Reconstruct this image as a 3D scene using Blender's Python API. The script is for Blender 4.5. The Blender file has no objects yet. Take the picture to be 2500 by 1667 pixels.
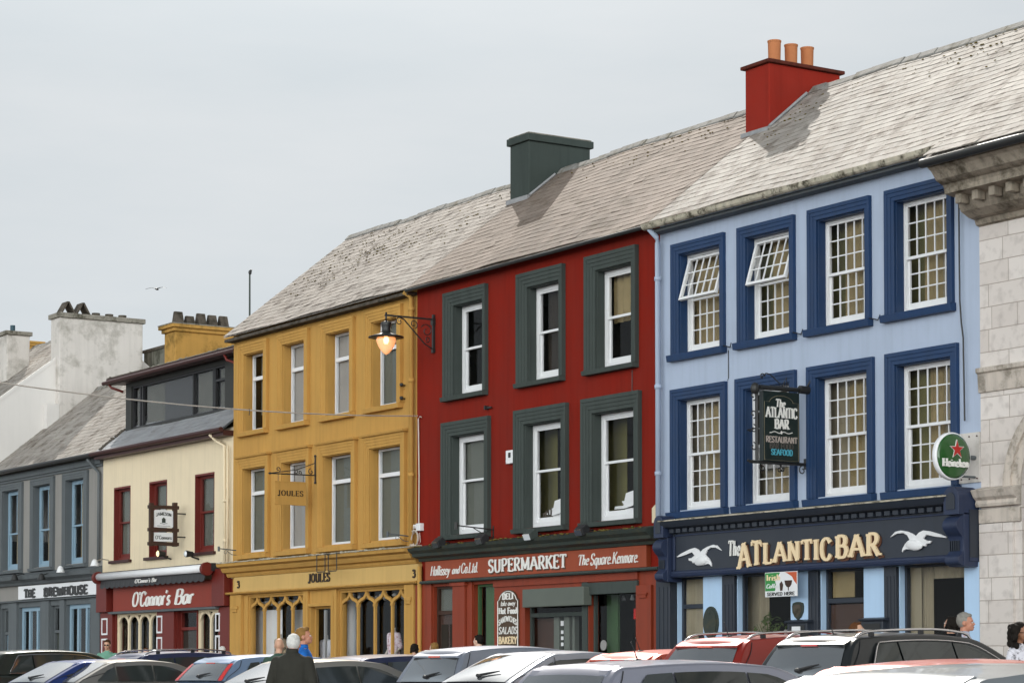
import bpy, bmesh, math, random
from mathutils import Vector, Matrix
random.seed(7)
R_ = math.radians
sc = bpy.context.scene
# ------------------------------------------------------------------ camera
TH, PT, FPX, HY = R_(32.7), R_(2.2), 5810.0, 1638.0
D, CZ = 26.0, 1.0                       # facade plane, eye height above the pavement
FW = Vector((-math.cos(TH)*math.cos(PT), math.sin(TH)*math.cos(PT), math.sin(PT)))
RT = Vector((math.sin(TH), math.cos(TH), 0))
UP = RT.cross(FW)
PY = HY - FPX*math.tan(PT)
cam_d = bpy.data.cameras.new("camera"); cam = bpy.data.objects.new("camera", cam_d)
sc.collection.objects.link(cam); sc.camera = cam
cam.location = (0, 0, CZ)
cam.rotation_euler = Matrix((RT, UP, -FW)).transposed().to_euler()
cam_d.sensor_width = 36; cam_d.lens = 36*FPX/2500
cam_d.shift_y = (PY-833.5)/2500
cam_d.clip_start = .3; cam_d.clip_end = 3000
# ------------------------------------------------------------------ sky and sun
SUN = Vector((-1.98, 1.04, 2.0)).normalized()
sun_el = math.asin(SUN.z); sun_az = math.atan2(SUN.x, SUN.y)
w = bpy.data.worlds.new("World"); sc.world = w; w.use_nodes = True
nt = w.node_tree; N = nt.nodes; Lk = nt.links
for n in list(N): N.remove(n)
def nd(t, **k):
    n = N.new(t)
    for a, b in k.items():
        if a[0] == 'i' and a[1:].isdigit(): n.inputs[int(a[1:])].default_value = b
        else: setattr(n, a, b)
    return n
sky = nd('ShaderNodeTexSky', sky_type='NISHITA', sun_disc=False, sun_elevation=sun_el, sun_rotation=sun_az,
         dust_density=4.0, air_density=1.0, ozone_density=1.0)
tc = nd('ShaderNodeTexCoord')
mp = nd('ShaderNodeMapping'); mp.inputs['Scale'].default_value = (1.6, 1.6, 7)
no = nd('ShaderNodeTexNoise'); no.inputs['Scale'].default_value = 2.2; no.inputs['Detail'].default_value = 6; no.inputs['Roughness'].default_value = .55
Lk.new(tc.outputs['Generated'], mp.inputs[0]); Lk.new(mp.outputs[0], no.inputs['Vector'])
cr = nd('ShaderNodeValToRGB')
cr.color_ramp.elements[0].position = .35; cr.color_ramp.elements[0].color = (5.95, 6.65, 7.15, 1)
cr.color_ramp.elements[1].position = .7; cr.color_ramp.elements[1].color = (6.95, 7.4, 7.75, 1)
Lk.new(no.outputs[0], cr.inputs[0])
# thin white overcast: unseen brightness added behind the camera to light the house fronts
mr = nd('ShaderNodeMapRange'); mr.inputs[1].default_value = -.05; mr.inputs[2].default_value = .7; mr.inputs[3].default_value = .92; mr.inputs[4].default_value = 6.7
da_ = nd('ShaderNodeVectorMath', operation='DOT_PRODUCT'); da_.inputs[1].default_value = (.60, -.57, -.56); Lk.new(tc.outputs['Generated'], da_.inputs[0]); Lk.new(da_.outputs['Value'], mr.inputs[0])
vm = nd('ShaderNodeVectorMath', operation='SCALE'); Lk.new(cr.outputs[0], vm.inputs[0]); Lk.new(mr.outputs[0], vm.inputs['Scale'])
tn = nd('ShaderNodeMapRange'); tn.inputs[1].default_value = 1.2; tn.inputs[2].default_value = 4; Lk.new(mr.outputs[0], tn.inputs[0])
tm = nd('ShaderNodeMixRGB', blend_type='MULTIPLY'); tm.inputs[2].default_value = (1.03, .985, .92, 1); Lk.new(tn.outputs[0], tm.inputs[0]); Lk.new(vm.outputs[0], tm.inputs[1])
# bright haze round the hidden sun
dt = nd('ShaderNodeVectorMath', operation='DOT_PRODUCT'); dt.inputs[1].default_value = SUN; Lk.new(tc.outputs['Generated'], dt.inputs[0])
pw = nd('ShaderNodeMath', operation='POWER'); pw.inputs[1].default_value = 34; mxm = nd('ShaderNodeMath', operation='MAXIMUM'); mxm.inputs[1].default_value = 0
Lk.new(dt.outputs['Value'], mxm.inputs[0]); Lk.new(mxm.outputs[0], pw.inputs[0])
gl_ = nd('ShaderNodeVectorMath', operation='SCALE'); gl_.inputs[0].default_value = (60, 58, 55); Lk.new(pw.outputs[0], gl_.inputs['Scale'])
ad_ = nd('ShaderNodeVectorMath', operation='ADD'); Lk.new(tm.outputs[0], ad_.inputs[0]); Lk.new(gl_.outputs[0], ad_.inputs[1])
# sky dimmed overhead, out of view, to deepen the shadows on the roofs
sep = nd('ShaderNodeSeparateXYZ'); Lk.new(tc.outputs['Generated'], sep.inputs[0])
zr = nd('ShaderNodeMapRange', interpolation_type='SMOOTHSTEP'); zr.inputs[1].default_value = .28; zr.inputs[2].default_value = .75; zr.inputs[3].default_value = 1.0; zr.inputs[4].default_value = .3; Lk.new(sep.outputs['Z'], zr.inputs[0])
hz = nd('ShaderNodeMapRange'); hz.inputs[1].default_value = .0; hz.inputs[2].default_value = .24; hz.inputs[3].default_value = 1.16; hz.inputs[4].default_value = 1.0; Lk.new(sep.outputs['Z'], hz.inputs[0])
zm_ = nd('ShaderNodeMath', operation='MULTIPLY'); Lk.new(zr.outputs[0], zm_.inputs[0]); Lk.new(hz.outputs[0], zm_.inputs[1])
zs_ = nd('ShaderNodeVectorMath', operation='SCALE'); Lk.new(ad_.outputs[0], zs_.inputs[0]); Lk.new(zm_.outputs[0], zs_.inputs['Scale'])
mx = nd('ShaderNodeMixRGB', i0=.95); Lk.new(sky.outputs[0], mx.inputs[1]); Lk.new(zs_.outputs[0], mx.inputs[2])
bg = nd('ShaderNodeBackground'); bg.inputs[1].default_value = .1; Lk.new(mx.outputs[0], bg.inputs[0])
ow = nd('ShaderNodeOutputWorld'); Lk.new(bg.outputs[0], ow.inputs[0])
sd = bpy.data.lights.new("sun", 'SUN'); sd.energy = 5.0; sd.angle = R_(.6); sd.color = (1, .95, .87)
so = bpy.data.objects.new("sun", sd); sc.collection.objects.link(so)
so.rotation_euler = SUN.to_track_quat('Z', 'Y').to_euler()
sc.view_settings.view_transform = 'Standard'; sc.view_settings.look = 'None'
sc.view_settings.exposure = 0.0; sc.view_settings.gamma = 1
# ------------------------------------------------------------------ helpers
COL = sc.collection
def tag(o, label=None, cat=None, group=None, kind=None):
    if label: o['label'] = label
    if cat: o['category'] = cat
    if group: o['group'] = group
    if kind: o['kind'] = kind
    return o
def empty(name, label, cat, loc=(0, 0, 0), rz=0, group=None):
    o = bpy.data.objects.new(name, None); COL.objects.link(o); o.location = loc; o.rotation_euler = (0, 0, rz)
    o.empty_display_size = .2
    return tag(o, label, cat, group)
def ray(x, y):
    return FW + RT*((x-1250)/FPX) + UP*((PY-y)/FPX)
def atY(x, y, Y):
    r = ray(x, y); t = Y/r.y; return Vector((r.x*t, Y, CZ+r.z*t))
def SX(X, Y): return X*Y/D               # a position measured on the facade plane, moved to depth Y
def SZ(Z, Y): return CZ+(Z-CZ)*Y/D
class MB:
    def __init__(s): s.v = []; s.f = []; s.m = []; s.k = 0
    def mat(s, k): s.k = k; return s
    def add(s, vs, fs):
        b = len(s.v); s.v += [tuple(p) for p in vs]
        for f in fs: s.f.append(tuple(b+i for i in f)); s.m.append(s.k)
        return s
    def box(s, x0, x1, y0, y1, z0, z1):
        return s.add([(x0,y0,z0),(x1,y0,z0),(x1,y1,z0),(x0,y1,z0),(x0,y0,z1),(x1,y0,z1),(x1,y1,z1),(x0,y1,z1)],
                     [(0,3,2,1),(4,5,6,7),(0,1,5,4),(1,2,6,5),(2,3,7,6),(3,0,4,7)])
    def quad(s, *p): return s.add(p, [tuple(range(len(p)))])
    def prism(s, poly, fn, a, b):
        n = len(poly); vs = [fn(p, a) for p in poly]+[fn(p, b) for p in poly]
        fs = [(i, (i+1) % n, (i+1) % n+n, i+n) for i in range(n)]+[tuple(range(n))[::-1], tuple(range(n, 2*n))]
        return s.add(vs, fs)
    def px(s, poly, x0, x1): return s.prism(poly, lambda p, a: (a, p[0], p[1]), x0, x1)      # profile in y,z
    def py(s, poly, y0, y1): return s.prism(poly, lambda p, a: (p[0], a, p[1]), y0, y1)      # outline in x,z
    def pz(s, poly, z0, z1): return s.prism(poly, lambda p, a: (p[0], p[1], a), z0, z1)
    def tube(s, pts, r, n=8, closed=False):
        pts = [Vector(p) for p in pts]; m = len(pts); rs = r if isinstance(r, (list, tuple)) else [r]*m
        vs = []; ref = Vector((0, 0, 1))
        for i, p in enumerate(pts):
            if closed: t = pts[(i+1) % m]-pts[i-1]
            else: t = pts[min(i+1, m-1)]-pts[max(i-1, 0)]
            if t.length < 1e-9: t = Vector((0, 0, 1))
            t.normalize(); rf = ref if abs(t.z) < .95 else Vector((1, 0, 0))
            u = t.cross(rf).normalized(); v_ = u.cross(t)
            for k in range(n):
                a = 2*math.pi*k/n; vs.append(p+(u*math.cos(a)+v_*math.sin(a))*rs[i])
        fs = []
        for i in range(m if closed else m-1):
            j = (i+1) % m
            for k in range(n):
                l = (k+1) % n; fs.append((i*n+k, i*n+l, j*n+l, j*n+k))
        if not closed: fs += [tuple(range(n))[::-1], tuple(range((m-1)*n, m*n))]
        return s.add(vs, fs)
    def cyl(s, c, r, h, n=20, axis='z', r2=None):
        r2 = r if r2 is None else r2; c = Vector(c); vs = []
        for q, rr in ((0, r), (h, r2)):
            for k in range(n):
                a = 2*math.pi*k/n; p, t = rr*math.cos(a), rr*math.sin(a)
                vs.append(c+{'z': Vector((p, t, q)), 'y': Vector((p, q, t)), 'x': Vector((q, p, t))}[axis])
        return s.add(vs, [(k, (k+1) % n, (k+1) % n+n, k+n) for k in range(n)]+[tuple(range(n))[::-1], tuple(range(n, 2*n))])
    def rev(s, prof, c, n=24, axis='z'):
        c = Vector(c); vs = []; m = len(prof)
        for r, q in prof:
            for k in range(n):
                a = 2*math.pi*k/n; p, t = r*math.cos(a), r*math.sin(a)
                vs.append(c+{'z': Vector((p, t, q)), 'y': Vector((p, q, t)), 'x': Vector((q, p, t))}[axis])
        fs = [(i*n+k, i*n+(k+1) % n, (i+1)*n+(k+1) % n, (i+1)*n+k) for i in range(m-1) for k in range(n)]
        fs += [tuple(range(n))[::-1], tuple(range((m-1)*n, m*n))]
        return s.add(vs, fs)
    def ell(s, c, r, n=14, m=10, rot=None):
        c = Vector(c); vs = []; fs = []
        for i in range(m+1):
            th = math.pi*i/m
            for k in range(n):
                a = 2*math.pi*k/n
                p = Vector((r[0]*math.sin(th)*math.cos(a), r[1]*math.sin(th)*math.sin(a), r[2]*math.cos(th)))
                if rot: p = rot @ p
                vs.append(c+p)
        for i in range(m):
            for k in range(n): fs.append((i*n+k, (i+1)*n+k, (i+1)*n+(k+1) % n, i*n+(k+1) % n))
        return s.add(vs, fs)
    def build(s, name, mats, parent=None, smooth=False, bevel=0, remesh=0, fix=True, origin=None):
        me = bpy.data.meshes.new(name)
        vs = s.v
        if origin is not None: vs = [tuple(a-b for a, b in zip(p, origin)) for p in vs]
        me.from_pydata(vs, [], s.f)
        for mt in (mats if isinstance(mats, (list, tuple)) else [mats]): me.materials.append(mt)
        me.polygons.foreach_set('material_index', s.m)
        bm = bmesh.new(); bm.from_mesh(me)
        if smooth or remesh: bmesh.ops.remove_doubles(bm, verts=bm.verts, dist=1e-5)
        if fix: bmesh.ops.recalc_face_normals(bm, faces=bm.faces)
        bm.to_mesh(me); bm.free()
        if smooth: me.polygons.foreach_set('use_smooth', [True]*len(me.polygons))
        o = bpy.data.objects.new(name, me); COL.objects.link(o)
        if parent: o.parent = parent
        if origin is not None: o.location = origin
        if remesh:
            r = o.modifiers.new('remesh', 'REMESH'); r.mode = 'VOXEL'; r.voxel_size = remesh; r.use_smooth_shade = True
            k = o.modifiers.new('smooth', 'SMOOTH'); k.iterations = 3; k.factor = .5
        if bevel:
            b = o.modifiers.new('bevel', 'BEVEL'); b.width = bevel; b.segments = 2; b.limit_method = 'ANGLE'; b.angle_limit = R_(35)
            if smooth:
                b.segments = 3
                if hasattr(b, 'harden_normals'): b.harden_normals = True
        return o
def srgb(h):
    h = h.lstrip('#'); c = [int(h[i:i+2], 16)/255 for i in (0, 2, 4)]
    return tuple(x/12.92 if x <= .04045 else ((x+.055)/1.055)**2.4 for x in c)
def mat(name, col, rough=.8, metal=0, var=.1, scale=2.0, bump=0, bscale=60, spec=.5, streak=0, coat=0, dirt=None, dirt_amt=0, dirt_scale=1.5, emit=0, island=0, ior=None):
    m = bpy.data.materials.new(name); m.use_nodes = True; t = m.node_tree; b = t.nodes['Principled BSDF']
    if isinstance(col, str): col = srgb(col)
    if spec == .5 and rough >= .75: spec = .18
    b.inputs['Roughness'].default_value = rough; b.inputs['Metallic'].default_value = metal
    b.inputs['Specular IOR Level'].default_value = spec; b.inputs['Coat Weight'].default_value = coat
    b.inputs['Coat Roughness'].default_value = .04
    if ior: b.inputs['IOR'].default_value = ior
    if emit:
        b.inputs['Emission Color'].default_value = (*col, 1); b.inputs['Emission Strength'].default_value = emit
    n = t.nodes; l = t.links; tcn = n.new('ShaderNodeTexCoord'); cur = None
    def mixc(a, bcol, fac_out, mode='MIX'):
        x = n.new('ShaderNodeMixRGB'); x.blend_type = mode
        if a is None: x.inputs[1].default_value = (*col, 1)
        else: l.new(a, x.inputs[1])
        x.inputs[2].default_value = (*bcol, 1); l.new(fac_out, x.inputs[0]); return x.outputs[0]
    def noise(sc_, det=5, mapping=None, rr=.55):
        q = n.new('ShaderNodeTexNoise'); q.inputs['Scale'].default_value = sc_; q.inputs['Detail'].default_value = det; q.inputs['Roughness'].default_value = rr
        if mapping:
            mm = n.new('ShaderNodeMapping'); mm.inputs['Scale'].default_value = mapping; l.new(tcn.outputs['Object'], mm.inputs[0]); l.new(mm.outputs[0], q.inputs['Vector'])
        else: l.new(tcn.outputs['Object'], q.inputs['Vector'])
        return q.outputs[0]
    def ramp(src, a, b_, lo=0, hi=1):
        q = n.new('ShaderNodeMapRange'); q.inputs[1].default_value = a; q.inputs[2].default_value = b_; q.inputs[3].default_value = lo; q.inputs[4].default_value = hi; l.new(src, q.inputs[0]); return q.outputs[0]
    if var: cur = mixc(cur, tuple(c*.55 for c in col), ramp(noise(scale), .35, .75, 0, var*2))
    if streak: cur = mixc(cur, (col[0]*.78+.012, col[1]*.78+.012, col[2]*.78+.01), ramp(noise(.7, 8, None, .7), .42, .68, 0, min(.7, streak*3.5)))
    if island:
        g = n.new('ShaderNodeNewGeometry'); cur = mixc(cur, tuple(min(1, c*1.4) for c in col), ramp(g.outputs['Random Per Island'], 0, 1, 0, island))
        g2 = n.new('ShaderNodeMath'); g2.operation = 'FRACT'; g3 = n.new('ShaderNodeMath'); g3.operation = 'MULTIPLY'; g3.inputs[1].default_value = 17.3
        l.new(g.outputs['Random Per Island'], g3.inputs[0]); l.new(g3.outputs[0], g2.inputs[0])
        cur = mixc(cur, (col[0]*.5, col[1]*.42, col[2]*.34), ramp(g2.outputs[0], .75, 1, 0, island))
    if streak: cur = mixc(cur, tuple(c*.35 for c in col), ramp(noise(2.0, 6, (3.5, 3.5, .22)), .47, .72, 0, streak*1.5))
    if dirt: cur = mixc(cur, srgb(dirt), ramp(noise(dirt_scale, 9, None, .72), .49, .63, 0, dirt_amt))
    if cur is None: b.inputs['Base Color'].default_value = (*col, 1)
    else: l.new(cur, b.inputs['Base Color'])
    if bump:
        bn = n.new('ShaderNodeBump'); bn.inputs['Strength'].default_value = bump; bn.inputs['Distance'].default_value = .01
        l.new(noise(bscale, 4), bn.inputs['Height']); l.new(bn.outputs[0], b.inputs['Normal'])
    return m
def glass(name, tint=(.9, .95, .93), rough=.02):
    m = bpy.data.materials.new(name); m.use_nodes = True; t = m.node_tree; n = t.nodes; l = t.links
    for q in list(n): n.remove(q)
    o = n.new('ShaderNodeOutputMaterial'); g = n.new('ShaderNodeBsdfGlossy'); g.inputs['Roughness'].default_value = rough
    tr = n.new('ShaderNodeBsdfTransparent'); tr.inputs[0].default_value = (*tint, 1)
    f0 = n.new('ShaderNodeLayerWeight'); f1 = n.new('ShaderNodeMath'); f1.operation = 'POWER'; f1.inputs[1].default_value = 5; l.new(f0.outputs['Facing'], f1.inputs[0]); f = n.new('ShaderNodeMath'); f.operation = 'MULTIPLY_ADD'; f.inputs[1].default_value = .5; f.inputs[2].default_value = .012; l.new(f1.outputs[0], f.inputs[0]); mx_ = n.new('ShaderNodeMixShader')
    tcn = n.new('ShaderNodeTexCoord'); ns = n.new('ShaderNodeTexNoise'); ns.inputs['Scale'].default_value = .8
    bp = n.new('ShaderNodeBump'); bp.inputs['Strength'].default_value = .03; bp.inputs['Distance'].default_value = .02
    l.new(tcn.outputs['Object'], ns.inputs['Vector']); l.new(ns.outputs[0], bp.inputs['Height']); l.new(bp.outputs[0], g.inputs['Normal'])
    l.new(f.outputs[0], mx_.inputs[0]); l.new(tr.outputs[0], mx_.inputs[1]); l.new(g.outputs[0], mx_.inputs[2]); l.new(mx_.outputs[0], o.inputs[0])
    return m
def circle(cx, cz, r, n=24, a0=0, a1=360):
    return [(cx+r*math.cos(R_(a0+(a1-a0)*i/n)), cz+r*math.sin(R_(a0+(a1-a0)*i/n))) for i in range(n+(0 if a1-a0 == 360 else 1))]
def smooth_line(p, k=6):
    out = []; n = len(p)
    for i in range(n-1):
        a, b, c, d = p[max(i-1, 0)], p[i], p[i+1], p[min(i+2, n-1)]
        for j in range(k):
            t = j/k
            out.append(tuple(.5*((2*b[q])+(-a[q]+c[q])*t+(2*a[q]-5*b[q]+4*c[q]-d[q])*t*t+(-a[q]+3*b[q]-3*c[q]+d[q])*t**3) for q in range(len(b))))
    out.append(tuple(p[-1])); return out
# ------------------------------------------------------------------ lettering drawn with strokes
G = {
'A': (.78, ['L.03,0 .39,1', 'L.39,1 .75,0', 'L.15,.34 .63,.34']),
'B': (.64, ['L.12,0 .12,1', 'C.12,1 .36,1 .52,.9 .52,.66 .38,.54 .12,.53', 'C.34,.54 .54,.48 .6,.27 .5,.05 .34,0 .12,0']),
'C': (.68, ['C.62,.78 .5,.95 .32,.99 .13,.82 .08,.5 .14,.16 .34,.01 .52,.06 .64,.26']),
'D': (.7, ['L.12,0 .12,1', 'C.12,1 .36,1 .56,.86 .64,.5 .56,.14 .36,0 .12,0']),
'E': (.6, ['L.12,0 .12,1', 'L.12,1 .54,1', 'L.12,.52 .44,.52', 'L.12,0 .56,0', 'T.54,1 .54,.84', 'T.56,0 .56,.17', 'T.44,.42 .44,.62']),
'F': (.56, ['L.12,0 .12,1', 'L.12,1 .54,1', 'L.12,.52 .42,.52', 'T.54,1 .54,.82', 'T.42,.42 .42,.62']),
'G': (.72, ['C.62,.78 .5,.95 .32,.99 .13,.82 .08,.5 .14,.16 .34,.01 .52,.06 .62,.2', 'L.62,.42 .62,.08', 'L.42,.42 .68,.42']),
'H': (.76, ['L.13,0 .13,1', 'L.63,0 .63,1', 'L.13,.52 .63,.52']),
'I': (.26, ['L.13,0 .13,1']),
'J': (.46, ['L.3,1 .3,.15', 'C.3,.2 .26,-.02 .12,-.05 .04,.1']),
'K': (.72, ['L.13,0 .13,1', 'L.62,1 .16,.42', 'L.3,.58 .66,0']),
'L': (.58, ['L.12,0 .12,1', 'L.12,0 .54,0', 'T.54,0 .54,.2']),
'M': (.92, ['L.12,0 .12,1', 'L.12,1 .46,.12', 'L.46,.12 .8,1', 'L.8,1 .8,0']),
'N': (.76, ['L.13,0 .13,1', 'L.13,1 .63,0', 'L.63,0 .63,1']),
'O': (.76, ['C.38,.99 .16,.86 .08,.5 .16,.14 .38,.01 .6,.14 .68,.5 .6,.86 .38,.99']),
'P': (.62, ['L.12,0 .12,1', 'C.12,1 .36,1 .54,.9 .55,.66 .38,.49 .12,.48']),
'R': (.68, ['L.12,0 .12,1', 'C.12,1 .36,1 .53,.9 .53,.66 .38,.51 .12,.5', 'L.32,.5 .64,0']),
'S': (.58, ['C.5,.78 .42,.96 .27,.99 .1,.86 .12,.62 .3,.5 .48,.36 .48,.12 .3,.0 .14,.04 .06,.24']),
'T': (.66, ['L.33,0 .33,1', 'L.03,1 .63,1', 'T.03,1 .03,.82', 'T.63,1 .63,.82']),
'U': (.72, ['C.12,1 .12,.3 .2,.05 .36,-.01 .52,.05 .6,.3 .6,1']),
'V': (.74, ['L.03,1 .37,0', 'L.37,0 .71,1']),
'W': (1.0, ['L.03,1 .27,0', 'L.27,0 .5,.85', 'L.5,.85 .73,0', 'L.73,0 .97,1']),
'Y': (.7, ['L.03,1 .35,.45', 'L.67,1 .35,.45', 'L.35,0 .35,.45']),
'Q': (.76, ['C.38,.99 .16,.86 .08,.5 .16,.14 .38,.01 .6,.14 .68,.5 .6,.86 .38,.99', 'L.45,.2 .7,-.1']),
'3': (.55, ['C.08,.82 .25,1 .45,.9 .44,.62 .24,.53', 'C.24,.53 .5,.46 .5,.14 .28,-.02 .06,.12']),
'a': (.5, ['C.4,.55 .24,.62 .08,.44 .1,.1 .24,0 .4,.18', 'L.41,.6 .41,.02']),
'b': (.5, ['L.1,1 .1,0', 'C.1,.42 .24,.62 .42,.48 .44,.14 .28,-.01 .1,.1']),
'c': (.44, ['C.4,.5 .28,.62 .1,.48 .08,.16 .22,0 .4,.1']),
'd': (.5, ['C.4,.5 .24,.6 .08,.44 .1,.1 .24,0 .4,.18', 'L.41,1 .41,.02']),
'e': (.46, ['C.08,.32 .38,.36 .38,.52 .26,.61 .1,.48 .08,.16 .22,0 .4,.1']),
'f': (.34, ['C.36,.96 .24,1 .16,.86 .16,0', 'L.04,.58 .3,.58']),
'h': (.5, ['L.1,1 .1,0', 'C.1,.4 .24,.6 .4,.52 .41,.3 .41,0']),
'i': (.22, ['L.11,.6 .11,0', 'L.11,.78 .11,.86']),
'k': (.46, ['L.1,1 .1,0', 'L.38,.6 .12,.26', 'L.2,.34 .42,0']),
'l': (.22, ['L.11,1 .11,0']),
'm': (.74, ['L.1,.6 .1,0', 'C.1,.4 .22,.6 .36,.52 .37,.3 .37,0', 'C.37,.4 .5,.6 .63,.52 .64,.3 .64,0']),
'n': (.5, ['L.1,.6 .1,0', 'C.1,.4 .24,.6 .4,.52 .41,.3 .41,0']),
'o': (.48, ['C.24,.61 .1,.52 .07,.3 .12,.06 .24,0 .38,.08 .42,.3 .38,.54 .24,.61']),
'q': (.5, ['C.4,.5 .24,.6 .08,.44 .1,.1 .24,0 .4,.18', 'L.41,.6 .41,-.32']),
'r': (.36, ['L.1,.6 .1,0', 'C.1,.4 .2,.6 .34,.56']),
's': (.4, ['C.34,.5 .22,.62 .08,.5 .14,.35 .3,.26 .34,.1 .2,-.01 .06,.1']),
't': (.34, ['C.15,.9 .15,.1 .22,0 .32,.08', 'L.03,.6 .3,.6']),
'u': (.5, ['C.1,.6 .1,.12 .2,0 .34,.06 .41,.22', 'L.41,.6 .41,0']),
'w': (.66, ['L.04,.6 .18,0', 'L.18,0 .33,.5', 'L.33,.5 .48,0', 'L.48,0 .62,.6']),
'y': (.46, ['L.06,.6 .24,.02', 'C.42,.6 .24,.02 .14,-.26 .02,-.26']),
"'": (.18, ['L.1,1 .06,.8']), '.': (.2, ['L.08,.0 .08,.09']), '-': (.36, ['L.05,.32 .3,.32']), ' ': (.34, [])}
def strokes(txt, thick=.16, thin=.07, serif=.1, slant=0, gap=.1, italic_caps=False):
    """flat ribbons (list of closed quads strips) in units of cap height, and the total width"""
    out = []; x = 0
    for ch in txt:
        wd, st = G[ch]
        for s in st:
            pts = [tuple(map(float, p.split(','))) for p in s[1:].split()]
            if s[0] == 'C': pts = smooth_line(pts, 4)
            m = len(pts); Lp = []; Rp = []
            for i, p in enumerate(pts):
                a = pts[max(i-1, 0)]; b = pts[min(i+1, m-1)]; dx, dy = b[0]-a[0], b[1]-a[1]; l = math.hypot(dx, dy) or 1
                wd2 = (thin+(thick-thin)*abs(dy)/l)/2 if s[0] != 'T' else thin/2
                nx, ny = -dy/l*wd2, dx/l*wd2
                Lp.append((p[0]+nx+x, p[1]+ny)); Rp.append((p[0]-nx+x, p[1]-ny))
            out.append((Lp, Rp))
            if serif and s[0] == 'L' and m == 2:
                dy = abs(pts[1][1]-pts[0][1]); dx = abs(pts[1][0]-pts[0][0])
                if dy > dx:
                    for p in pts:
                        if abs(p[1]) < .02 or abs(p[1]-1) < .02 or (abs(p[1]-.6) < .02 and ch.islower()):
                            h = thin*.9; yy = p[1]+(h/2 if p[1] < .02 else -h/2); wS = thick/2+serif
                            if ch.islower() and p[1] > .3: out.append(([(p[0]-wS+x, yy+h/2), (p[0]+x, yy+h/2)], [(p[0]-wS+x, yy-h/2), (p[0]+x, yy-h/2)]))
                            else: out.append(([(p[0]-wS+x, yy+h/2), (p[0]+wS+x, yy+h/2)], [(p[0]-wS+x, yy-h/2), (p[0]+wS+x, yy-h/2)]))
        x += wd+gap
    if slant: out = [([(a+slant*b, b) for a, b in A], [(a+slant*b, b) for a, b in B]) for A, B in out]
    return out, x-gap
def lettering(mb, txt, fn, u0, u1, v0, v1, depth=.02, warp=None, **k):
    """write txt into the box u0..u1, v0..v1 ; fn(u,v,w) -> xyz, w = distance out of the board"""
    st, wd = strokes(txt, **k); q = 0
    for A, B in st:
        q += 1; e = depth+.0006*(q % 7)
        def P(p, w_):
            a, b = p[0]/wd, p[1]
            if warp: a, b = warp(a, b)
            return fn(u0+(u1-u0)*a, v0+(v1-v0)*b, w_)
        n = len(A); vs = [P(p, e) for p in A]+[P(p, e) for p in B]+[P(p, 0) for p in A]+[P(p, 0) for p in B]
        fs = [(i, i+1, n+i+1, n+i) for i in range(n-1)]+[(i, 2*n+i, 2*n+i+1, i+1) for i in range(n-1)]+[(n+i, n+i+1, 3*n+i+1, 3*n+i) for i in range(n-1)]
        fs += [(0, n, 3*n, 2*n), (n-1, 2*n-1, 4*n-1, 3*n-1)]
        mb.add(vs, fs)
    return mb
def onfront(Y): return lambda u, v, w_: (u, Y-w_, v)
def onside(X): return lambda u, v, w_: (X+w_, u, v)
# ------------------------------------------------------------------ materials
M = {}
M['asphalt'] = mat('asphalt', (.11, .108, .105), .9, var=.2, scale=.6, bump=.4, bscale=90)
M['paving'] = mat('paving', (.26, .25, .24), .85, var=.25, scale=1.2, bump=.2)
M['kerb'] = mat('kerb_stone', (.3, .29, .28), .8, var=.2)
M['roadpaint'] = mat('road_paint', (.7, .7, .68), .7, var=.25, scale=4)
M['blue'] = mat('pale_blue_render', '#adb9cd', .85, var=.05, scale=1.3, bump=.18, bscale=120, streak=.09)
M['skyb'] = mat('sky_blue_render', '#b5d0ec', .8, var=.04, scale=2, bump=.12, bscale=120, streak=.06)
M['navy'] = mat('navy_paint', '#0d335c', .55, var=.12, scale=3, bump=.1, bscale=90, streak=.2)
M['navys'] = mat('shopfront_navy', '#232f4b', .5, var=.12, scale=3, bump=.06, streak=.2)
M['navyd'] = mat('dark_navy_paint', '#292f3a', .45, var=.15, scale=3, bump=.06, streak=.15)
M['red'] = mat('red_render', '#801d0f', .85, var=.1, scale=1.4, bump=.2, bscale=130, streak=.16)
M['redshop'] = mat('brick_red_paint', '#8a3214', .6, var=.1, scale=3, bump=.06, streak=.2)
M['board'] = mat('sign_board_red', '#96401f', .6, var=.12, scale=2, streak=.1)
M['ggrey'] = mat('grey_green_paint', '#454c49', .75, var=.1, scale=4, bump=.15, bscale=110, streak=.2)
M['dgreen'] = mat('dark_green_grey', '#2f3833', .7, var=.2, scale=4, streak=.2, dirt='#4a4630', dirt_amt=.6, dirt_scale=4)
M['yellow'] = mat('ochre_render', '#c29550', .85, var=.08, scale=1.1, bump=.2, bscale=120, streak=.14)
M['yellowb'] = mat('ochre_fascia', '#cdaa6b', .75, var=.06, scale=1.4, streak=.08)
M['cream'] = mat('cream_render', '#e5d4b6', .85, var=.04, scale=1, bump=.12, bscale=110, streak=.08)
M['maroon'] = mat('maroon_paint', '#6a1a0f', .5, var=.12, scale=3, streak=.12)
M['maroond'] = mat('dark_maroon', '#3a1512', .5, var=.12, scale=3)
M['greyw'] = mat('grey_render', '#918e8a', .85, var=.07, scale=1.2, bump=.15, bscale=110, streak=.12)
M['greyt'] = mat('slate_grey_trim', '#62676a', .75, var=.1, scale=2, bump=.1, streak=.12)
M['lblue'] = mat('powder_blue_paint', '#88a2b4', .6, var=.06)
M['white'] = mat('white_gloss', (.78, .78, .79), .45, var=.06, scale=6)
M['pvc'] = mat('white_frame', (.8, .8, .82), .4, var=.03)
M['whitew'] = mat('weathered_white_render', '#d2ccc6', .9, var=.1, scale=.8, bump=.2, bscale=80, streak=.1, dirt='#6f6a5c', dirt_amt=.5, dirt_scale=1.1)
M['whiteg'] = mat('white_gable_render', '#dbd7d3', .9, var=.06, scale=.8, bump=.12, streak=.03)
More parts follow.
